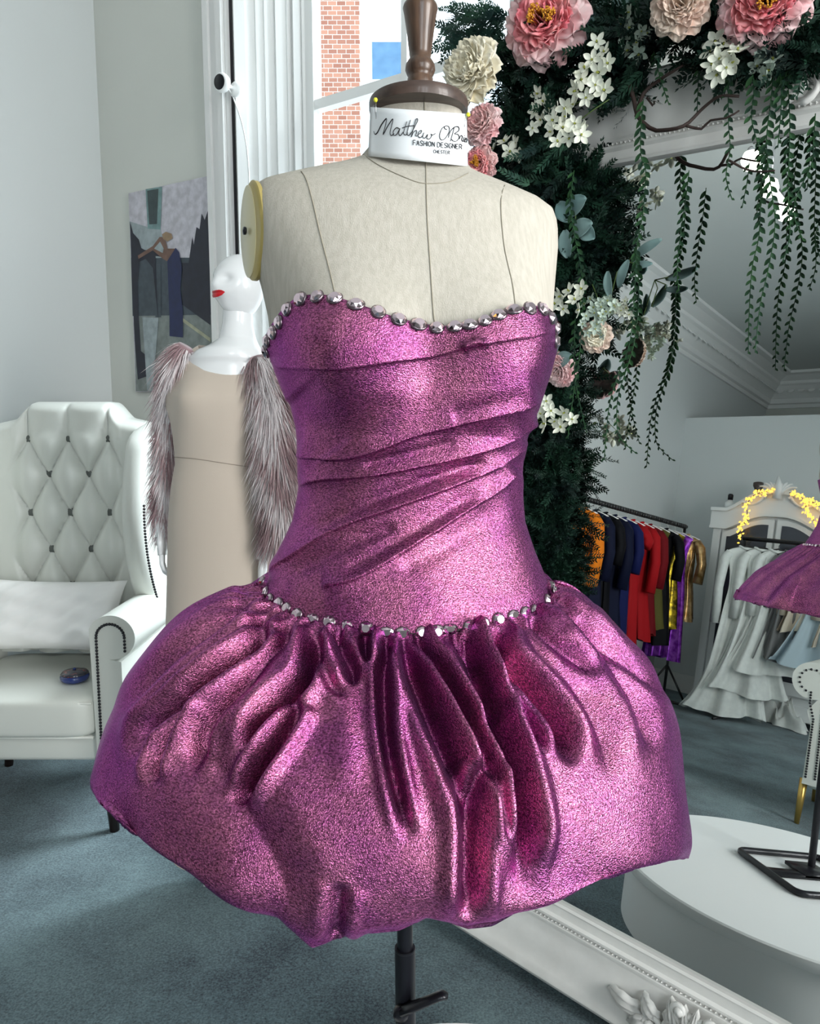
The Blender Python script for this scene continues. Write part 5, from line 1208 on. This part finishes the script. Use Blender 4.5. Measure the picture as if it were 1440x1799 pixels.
def garment(name, P, rz, length, m, label, cat, sleeve=0, flare=.1, w=.21, group=None, hang='hanger', hem_wave=.02, seed=0, thick=.055, train=0):
    """one garment on its hanger; local X across the shoulders, hook at P"""
    R_ = np.random.default_rng(seed); t = thing(name, label, cat, tuple(P), rz, group)
    mb = MB(); mb.tube([(0, 0, .0), (0.012, 0, .012), (0.02, 0, 0), (0.012, 0, -.014), (0, 0, -.03), (0, 0, -.06)], .0028, 6); mb.tube([(-w*.92, 0, -.115), (-w*.5, 0, -.085), (0, 0, -.06), (w*.5, 0, -.085), (w*.92, 0, -.115)], .008, 8); obj('hanger', mb, M[hang], t, world=False)
    mb = MB(); G = []; n = 72; nz = 44; f1, f2 = R_.integers(5, 8), R_.integers(9, 14); p1, p2 = R_.uniform(0, 6, 2)
    for i in range(nz):
        s = i/(nz-1); z = -.075-s*length
        if s < .05: hw = .07+(w-.07)*(s/.05)**.7; z = -.075-.05*s/.05*1.0
        else: z = -.125-(s-.05)/.95*(length-.05); wst = math.exp(-((s*length-.40)/.16)**2); hw = w*(1-.22*min(1, s*6))*(1-.12*wst)+flare*max(0, (s*length-.42)/max(.1, length-.42))**1.6
        row = []
        for k in range(n):
            a = 2*math.pi*k/n; fold = (.012+.030*s)*(math.sin(a*f1+p1+s)+.6*math.sin(a*f2+p2))*min(1, s*3)
            th_ = thick*(.6+.9*s+flare*1.5*s); yy = math.sin(a)*(th_)+fold; xx = math.cos(a)*hw+fold*.5*math.cos(a)
            if train and s > .7: xx += train*((s-.7)/.3)**2*(.5+.5*math.cos(a+2.6))*-1; yy -= train*.4*((s-.7)/.3)**2*max(0, math.sin(-a))
            zz_ = z + (hem_wave*math.sin(a*3+p2) if s > .97 else 0)
            row.append((xx, yy, zz_))
        G.append(row)
    mb.grid(np.array(G), True); obj('garment_body', mb, m, t, world=False)
    if sleeve:
        for sg in (-1, 1):
            mb = MB(); mb.tube([(sg*w*.80, 0, -.135), (sg*w*1.02, 0, -.20), (sg*w*1.16, .01, -.20-sleeve*.45), (sg*w*1.12, -.02, -.20-sleeve)], [.05, .062, .058, .062], 16, flat=.75); obj('sleeve', mb, m, t, world=False)
        mb = MB(); mb.tube([(.075*math.cos(a), .04*math.sin(a), -.082+.012*math.cos(2*a)) for a in np.linspace(0, 2*math.pi, 21)[:-1]], .012, 8, closed=True); obj('collar', mb, m, t, world=False)
    return t
R0 = mplane(1203, 925, (-4.86, -1.41, 0), (.809, -.588, 0)); R1 = mplane(1015, 874, (-4.86, -1.41, 0), (.809, -.588, 0)); rz_ = (R0[2]+R1[2])/2; R0[2] = R1[2] = rz_; rl = R1-R0; rl /= np.linalg.norm(rl); R1 = R1+rl*.25
rack = thing('clothes_rack', 'black clothes rail of mixed coloured dresses reflected at the far left wall', 'clothes rack', tuple((R0+R1)/2*[1, 1, 0]+Z*GZ))
mb = MB(); mb.tube([R0-rl*.03, R1], .019, 12); 
for k in range(int(np.linalg.norm(R1-R0)/.045)): mb.tube([R0+rl*k*.045, R0+rl*(k*.045+.022)], .024, 12)
obj('hanging_rail', mb, M['rail'], rack)
prp = np.array([-rl[1], rl[0], 0])
for P in (R0, R1):
    mb = MB(); mb.tube([P, P*[1, 1, 0]+Z*.35, P*[1, 1, 0]+Z*(GZ+.05)], .014, 10); mb.tube([P*[1, 1, 0]+Z*.30, P*[1, 1, 0]+prp*.24+Z*(GZ+.02)], .011, 8); mb.tube([P*[1, 1, 0]+Z*.30, P*[1, 1, 0]-prp*.24+Z*(GZ+.02)], .011, 8); mb.tube([P*[1, 1, 0]+prp*.26+Z*(GZ+.02), P*[1, 1, 0]-prp*.26+Z*(GZ+.02)], .013, 8); obj('rack_post', mb, M['rail'], rack)
rackz = math.atan2(prp[1], prp[0])
items = [('bronze_sequin', 'dress', .85, .35, .03, 'bronze sequinned dress with short shiny sleeves at the end of the rail'), ('purple_sequin', 'dress', 1.25, 0, .03, 'purple sequinned long dress second from the rail end'), ('gold_sequin', 'dress', .95, 0, .02, 'gold sequinned dress beside the purple sequinned one'),
         ('black_cloth', 'dress', 1.10, .35, .05, 'black dress just before the sequinned dresses'), ('olive_cloth', 'dress', .95, 0, .05, 'olive and black dress beside the dark red dress'), ('deepred_cloth', 'dress', 1.0, .45, .06, 'dark red dress behind the bright red one'),
         ('red_cloth', 'dress', 1.05, .50, .08, 'bright red long sleeved dress in the middle of the rail'), ('red_cloth', 'dress', 1.30, .10, .05, 'bright red full length dress in front of the red pair'), ('royal_cloth', 'dress', 1.15, .35, .05, 'royal blue dress next to the red dresses'),
         ('navy_cloth', 'dress', .95, .5, .05, 'navy dress left of the royal blue one'), ('black_cloth', 'dress', 1.25, .3, .05, 'long black dress behind the orange jacket'), ('navy_cloth', 'dress', 1.0, .45, .04, 'dark navy dress directly beside the orange jacket'), ('orange_cloth', 'jacket', .62, .50, .03, 'bright orange collared jacket at the near end of the rail')]
Ln = np.linalg.norm(R1-R0)-.32
for i, (m_, ct, ln, sl, fl_, lb) in enumerate(items):
    P = R0+rl*(.04+Ln*i/(len(items)-1)); garment('hanging_'+ct, P+Z*(-.012), rackz+rnd.uniform(-.1, .1)+.0, ln, M[m_], lb, ct, sl, fl_, .20, 'garments on the black rail', 'hanger', seed=i)
# white gowns on their own rail in front of the wardrobe
Q0 = mplane(1306, 940, (-4.1, -1.4, 0), B2); Q1 = mplane(1410, 962, (-4.1, -1.4, 0), B2); zq = (Q0[2]+Q1[2])/2; Q0[2] = Q1[2] = zq; ql = Q1-Q0; ql /= np.linalg.norm(ql); Q1 = Q0+ql*1.25
gr = thing('gown_rack', 'black rail of white gowns reflected in front of the white wardrobe', 'clothes rack', tuple((Q0+Q1)/2*[1, 1, 0]+Z*GZ))
mb = MB(); mb.tube([Q0, Q1], .02, 12); obj('hanging_rail', mb, M['rail'], gr); qp = np.array([-ql[1], ql[0], 0])
for P in (Q0+ql*.02-B2*-.0, Q1):
    mb = MB(); mb.tube([P, P*[1, 1, 0]+Z*(GZ+.03)], .013, 10); mb.tube([P*[1, 1, 0]+qp*.24+Z*(GZ+.02), P*[1, 1, 0]-qp*.24+Z*(GZ+.02)], .013, 8); obj('rack_post', mb, M['rail'], gr)
gz_ = math.atan2(ql[1], ql[0])-.45
GW = [(.06, 1.58, .62, .17, .19, 'white_cloth', 'white long sleeved gown with a sweeping train at the rail end', .12), (.20, 1.36, .55, .22, .16, 'white_cloth', 'second white gown with long hanging sleeve', .05), (.33, 1.14, .5, .22, .15, 'white_cloth', 'white wrap gown with dark neck opening beside the second gown', 0),
      (.47, 1.0, .4, .10, .15, 'grey_cloth', 'grey skirted garment between the white gowns', 0), (.60, .72, .45, .06, .15, 'cream_cloth', 'short cream jacket on the gown rail', 0), (.74, 1.0, 0, .22, .16, 'tulle_cloth', 'pale blue tulle gown hanging low behind the others', 0), (.90, .80, .45, .06, .16, 'cream_cloth', 'cream jacket farthest along the gown rail', 0)]
for i, (s_, ln, sl, fl_, w_, m_, lb, trn) in enumerate(GW):
    garment('hanging_gown' if ln > .9 else 'hanging_jacket', Q0+ql*s_+Z*(-.012), gz_, ln, M[m_], lb, 'gown' if ln > .9 else 'jacket', sl, fl_, w_, 'gowns on the rail before the wardrobe', 'hangerb', seed=40+i, train=trn, thick=.05)
# wardrobe
M['wdark'] = mat('wardrobe_glass', (.05, .055, .07), .12, metal=.3)
wc0 = mplane(1370, 858, PC-B2*.55, B2)
wl0 = mplane(1257, 892, PC-B2*.55, B2); half = np.linalg.norm((wl0-wc0)[:2]); WTZ = wl0[2]; wdir = PD; cen_w = wc0*[1, 1, 0]
ward = thing('wardrobe', 'white carved armoire with arched glass doors reflected beyond the gown rail', 'wardrobe', tuple(cen_w+B2*.25+Z*GZ))
def wp(u, d, z): return cen_w + PD*u + B2*d + Z*z
def wbox(mb, u0, u1, d0, d1, z0, z1): mb.add([wp(u, d, z) for z in (z0, z1) for d in (d0, d1) for u in (u0, u1)], [(0, 2, 3, 1), (4, 5, 7, 6), (0, 1, 5, 4), (2, 6, 7, 3), (0, 4, 6, 2), (1, 3, 7, 5)])
mb = MB(); wbox(mb, -half+.04, half-.04, .04, .5, .12, WTZ-.06); wbox(mb, -half+.02, half-.02, .02, .52, .0, .14)
for sg in (-1, 1): wbox(mb, sg*(half-.04)-.04, sg*(half-.04)+.04, -.0, .08, GZ+.02, WTZ-.05)
obj('carcass', mb, M['white'], ward, smooth=False, bevel=.006)
def arc(u, base, rise): t = max(0, 1-abs(u)/(half*.78)); return base+rise*math.sin(math.pi/2*min(1, t*1.15))**1.2
mb = MB(); us = np.linspace(-half-.03, half+.03, 61)
def crown(mb, d0, d1, fa, fb):
    G = [[wp(u, d, f_(u)) for u in us] for d, f_ in ((d0, fa), (d0, fb), (d1, fb), (d1, fa))]; G.append(G[0]); mb.grid(np.array(G))
crown(mb, -.05, .52, lambda u: arc(u, WTZ-.035, .20), lambda u: arc(u, WTZ, .21)); crown(mb, -.02, .05, lambda u: arc(u, WTZ-.20, .16), lambda u: arc(u, WTZ-.03, .20)); crown(mb, -.035, .05, lambda u: arc(u, WTZ-.22, .16), lambda u: arc(u, WTZ-.19, .16)); obj('arched_cornice', mb, M['white'], ward, smooth=False)
for sg in (-1, 1):
    mb = MB(); poly = [(sg*.015, .22)]+[(sg*.015+sg*(half-.12)*k/12, arc(.015+(half-.12)*k/12, WTZ-.24, .15)) for k in range(13)]+[(sg*(half-.105), .22)]
    P0_ = [wp(u, -.005, z) for u, z in poly]; P1_ = [wp(u, .03, z) for u, z in poly]; mb.add(P0_+P1_, [tuple(range(len(poly))), tuple(range(2*len(poly)-1, len(poly)-1, -1))]+[(i, (i+1) % len(poly), len(poly)+(i+1) % len(poly), len(poly)+i) for i in range(len(poly))]); dr = obj('door', mb, M['white'], ward, smooth=False)
    cu = sum(p[0] for p in poly)/len(poly); pin_ = [(cu+(u-cu)*.80, .34 if z < .3 else z-.055) for u, z in poly]
    mb = MB(); P0_ = [wp(u, -.012, z) for u, z in pin_]; P1_ = [wp(u, -.004, z) for u, z in pin_]; mb.add(P0_+P1_, [tuple(range(len(pin_)))]+[(i, (i+1) % len(pin_), len(pin_)+(i+1) % len(pin_), len(pin_)+i) for i in range(len(pin_))]); obj('door_glass', mb, M['wdark'], dr, smooth=False)
mb = MB()
for sg in (-1, 1):
    for k in range(4):
        a0 = (.4+.35*k); L_ = .16-.02*k; c = wp(sg*.03, -.06, WTZ+.17); pts = [c+PD*sg*L_*s*math.cos(a0)+Z*(L_*s*math.sin(a0)+.03*math.sin(s*3)) for s in np.linspace(0, 1, 8)]; mb.tube(pts, [.022*(1-.7*s) for s in np.linspace(0, 1, 8)], 8)
    pts = [wp(sg*(.08+.05*s*6+.025*math.cos(s*9)), -.045, WTZ+.13-.10*s+.025*math.sin(s*9)) for s in np.linspace(0, 1, 24)]; mb.tube(pts, [.018*(1-.6*s) for s in np.linspace(0, 1, 24)], 8)
mb.tube([wp(0, -.06, WTZ+.12), wp(.01, -.07, WTZ+.25), wp(-.005, -.06, WTZ+.34)], [.045, .035, .012], 10); obj('carved_crest', mb, M['white'], ward)
# small things standing on the wardrobe
fpt = wp(-half+.10, .10, WTZ)
jt = thing('lidded_bottle', 'small white bottle with black top standing on the wardrobe corner', 'bottle', tuple(fpt)); mb = MB(); mb.lathe([(.05, 0), (.05, .07), (.022, .09), (.022, .10)], fpt, 20); obj('bottle_body', mb, M['white'], jt); mb = MB(); mb.lathe([(.026, .10), (.028, .15), (.02, .165), (0, .165)], fpt, 20); obj('stopper', mb, M['black'], jt)
fp2 = wp(-half*.50, .30, WTZ+.10); mb = MB(); mb.lathe([(.05, -.10), (.028, -.04), (.022, .05), (.03, .14), (.052, .20), (.05, .23), (0, .235)], fp2, 20, R=Matrix.Rotation(-.14, 3, 'Y')); o = obj('wooden_finial', mb, M['wood_dark'], loc=tuple(fp2)); tag(o, 'dark turned wooden finial sticking up behind the wardrobe cornice', 'finial')
# golden leaf light string draped on the wardrobe
M['goldlight'] = mat('gold_leaf_lights', (1.0, .62, .10), .3, emis=1.6); M['goldwire'] = mat('gold_wire', (.10, .06, .01), .4, metal=.6)
def gpt(x, y): return mplane(x, y, wp(0, -.09, 0), B2)
sl_ = thing('leaf_light_string', 'glowing gold leaf light string draped round the wardrobe arch', 'fairy lights', tuple(gpt(1320, 880))); mbw = MB(); mbl = MB(); RR = np.random.default_rng(3)
for path in ([(1300, 946), (1304, 920), (1312, 915), (1312, 890), (1318, 876), (1330, 868), (1345, 864), (1356, 860)], [(1386, 866), (1400, 870), (1415, 880), (1430, 884), (1446, 892)], [(1414, 882), (1418, 900), (1430, 916), (1440, 930)]):
    L_ = densify(path, 2.2); mbw.tube([gpt(x, y) for x, y in L_], .004, 5)
    for x, y in L_:
        for _ in range(2):
            c = gpt(x+RR.normal()*3.2, y+RR.normal()*3.0)-B2*RR.uniform(0, .03); a = RR.uniform(0, 6.28); e1 = (PD*math.cos(a)+Z*math.sin(a))*.016; e2 = (-PD*math.sin(a)+Z*math.cos(a))*.010; mbl.add([c+e1, c+e2, c-e1, c-e2, c-B2*.006], [(0, 1, 4), (1, 2, 4), (2, 3, 4), (3, 0, 4)])
obj('wire', mbw, M['goldwire'], sl_); lo = obj('light_leaves', mbl, M['goldlight'], sl_, smooth=False); lo['kind'] = 'stuff'
# scrolled armchair near the photographer
ac = thing('scroll_armchair', 'ivory scroll arm chair with dark nailheads reflected at the right edge', 'armchair', (-1.21, -.59, GZ), math.radians(135))
def loc(mb): 
    return mb
axs = (-1.30, -.50); ang = math.radians(135)
def chair_arm_l(sg):
    half, r, ztop, zbot = .36, .10, .87, .22; n = 26; mb = MB()
    sc1 = [(sg*(half+.02+r*math.cos(a)*1.0), ztop-r+r*math.sin(a)) for a in np.linspace(-math.pi*.62, math.pi*.92, n)]
    prof_ = [(sg*(half-.06), zbot), (sg*(half+.015), zbot), (sg*(half+.005), ztop-.34), (sg*(half+.03), ztop-.26)]+sc1+[(sg*(half-.085), ztop-.20), (sg*(half-.06), ztop-.32)]
    ys = np.linspace(.34, -.34, 10); Gq = [[(x, y, z-.0) for x, z in prof_] for y in ys]; g_ = np.array(Gq); mb.grid(g_, True, flip=sg > 0); nb = len(prof_); mb.add(g_[-1], [tuple(range(nb)) if sg < 0 else tuple(range(nb))[::-1]]); mb.add(g_[0], [tuple(range(nb)) if sg > 0 else tuple(range(nb))[::-1]])
    a_ = obj('armrest', mb, M['leather'], ac, world=False, angle=50)
    out = [(sg*(half+.0), zbot+.04), (sg*(half-.005), ztop-.30), (sg*(half+.02), ztop-.22)]+[(sg*(half+.02+r*.62*math.cos(a)), ztop-r+r*.62*math.sin(a)) for a in np.linspace(-math.pi*.5, math.pi*.98, 12)]+[(sg*(half-.045), ztop-.24), (sg*(half-.045), zbot+.04)]
    m2 = MB()
    for x, z in densify(out, .014, False): m2.lathe([(.0065, 0), (.005, .003), (0, .005)], (x, -.343, z), 8, R=Matrix.Rotation(math.pi/2, 3, 'X'))
    obj('nailhead_trim', m2, M['nail'], a_, world=False)
chair_arm_l(1); chair_arm_l(-1)
cushion('seat_cushion', (0, -.0, .42), (.66, .66, .15), M['leather'], ac, .25, world=False)
mb = MB(); mb.box((0, 0, .28), (.70, .66, .16)); obj('seat_base', mb, M['leather'], ac, world=False, bevel=.02)
cushion('backrest', (0, .30, .70), (.78, .20, .72), M['leather'], ac, .3, world=False)
M['brass'] = mat('brass', (.55, .36, .10), .3, metal=.8)
for sx in (-1, 1):
    for sy in (-1, 1):
        mb = MB(); mb.tube([(sx*.37, sy*.30, .24), (sx*.375, sy*.31, .12), (sx*.38, sy*.315, 0)], [.022, .018, .013], 12); obj('leg', mb, M['brass'], ac, world=False)
# crumpled white fabric on the floor
fb = mfloor(1388, 1262, GZ+.05)-B2*.22; RR = np.random.default_rng(8); mb = MB(); G = []
for i in range(40):
    row = []
    for j in range(60):
        a = 2*math.pi*j/60; s = i/39; r_ = (.24+.06*math.sin(a*3+1)+.05*math.sin(a*7))*s; hgt = .20*(1-s**2)*(1+.25*math.sin(a*5+s*9)+.2*math.sin(a*9-s*7))+.018*math.sin(a*13+s*20)*(1-s*.7)
        row.append((fb[0]+r_*math.cos(a)*1.2, fb[1]+r_*math.sin(a)*.8, GZ+.004+max(0, hgt)))
    G.append(row)
mb.grid(np.array(G), True); o = obj('fabric_pile', mb, M['white_cloth'], loc=(fb[0], fb[1], GZ)); tag(o, 'crumpled pile of white fabric on the carpet under the gown rail', 'fabric')
# ceiling spotlight bar seen in the mirror
La, r1_ = mray(1318, 262); La = La+r1_*((3.75-La[2])/r1_[2]); Lb, r2_ = mray(1384, 362); Lb = Lb+r2_*((3.75-Lb[2])/r2_[2])
ll = thing('ceiling_light', 'lit strip light hanging under the ceiling reflected between the vines', 'ceiling light', tuple((La+Lb)/2)); dl = (Lb-La)/np.linalg.norm(Lb-La)
mb = MB(); mb.tube([La, Lb], .018, 10); mb.tube([(La+Lb)/2, ((La+Lb)/2)*[1, 1, 0]+Z*CEIL], .008, 8); mb.lathe([(.06, CEIL-.03), (.06, CEIL)], ((La+Lb)/2)*[1, 1, 0], 24); obj('light_bar', mb, M['steel'], ll)
M['lit'] = mat('lit_bulb', (1, .96, .86), .3, emis=7)
for s in (.04, .5, .96):
    c = La+(Lb-La)*s; mb = MB(); mb.lathe([(0, -.12), (.04, -.105), (.058, -.06), (.045, -.015), (.02, 0)], c, 20); obj('globe', mb, M['lit'], ll)
mb = MB(); mb.tube([La+dl*.06-Z*.03, Lb-dl*.06-Z*.03], .016, 10); obj('lit_tube', mb, M['lit'], ll)
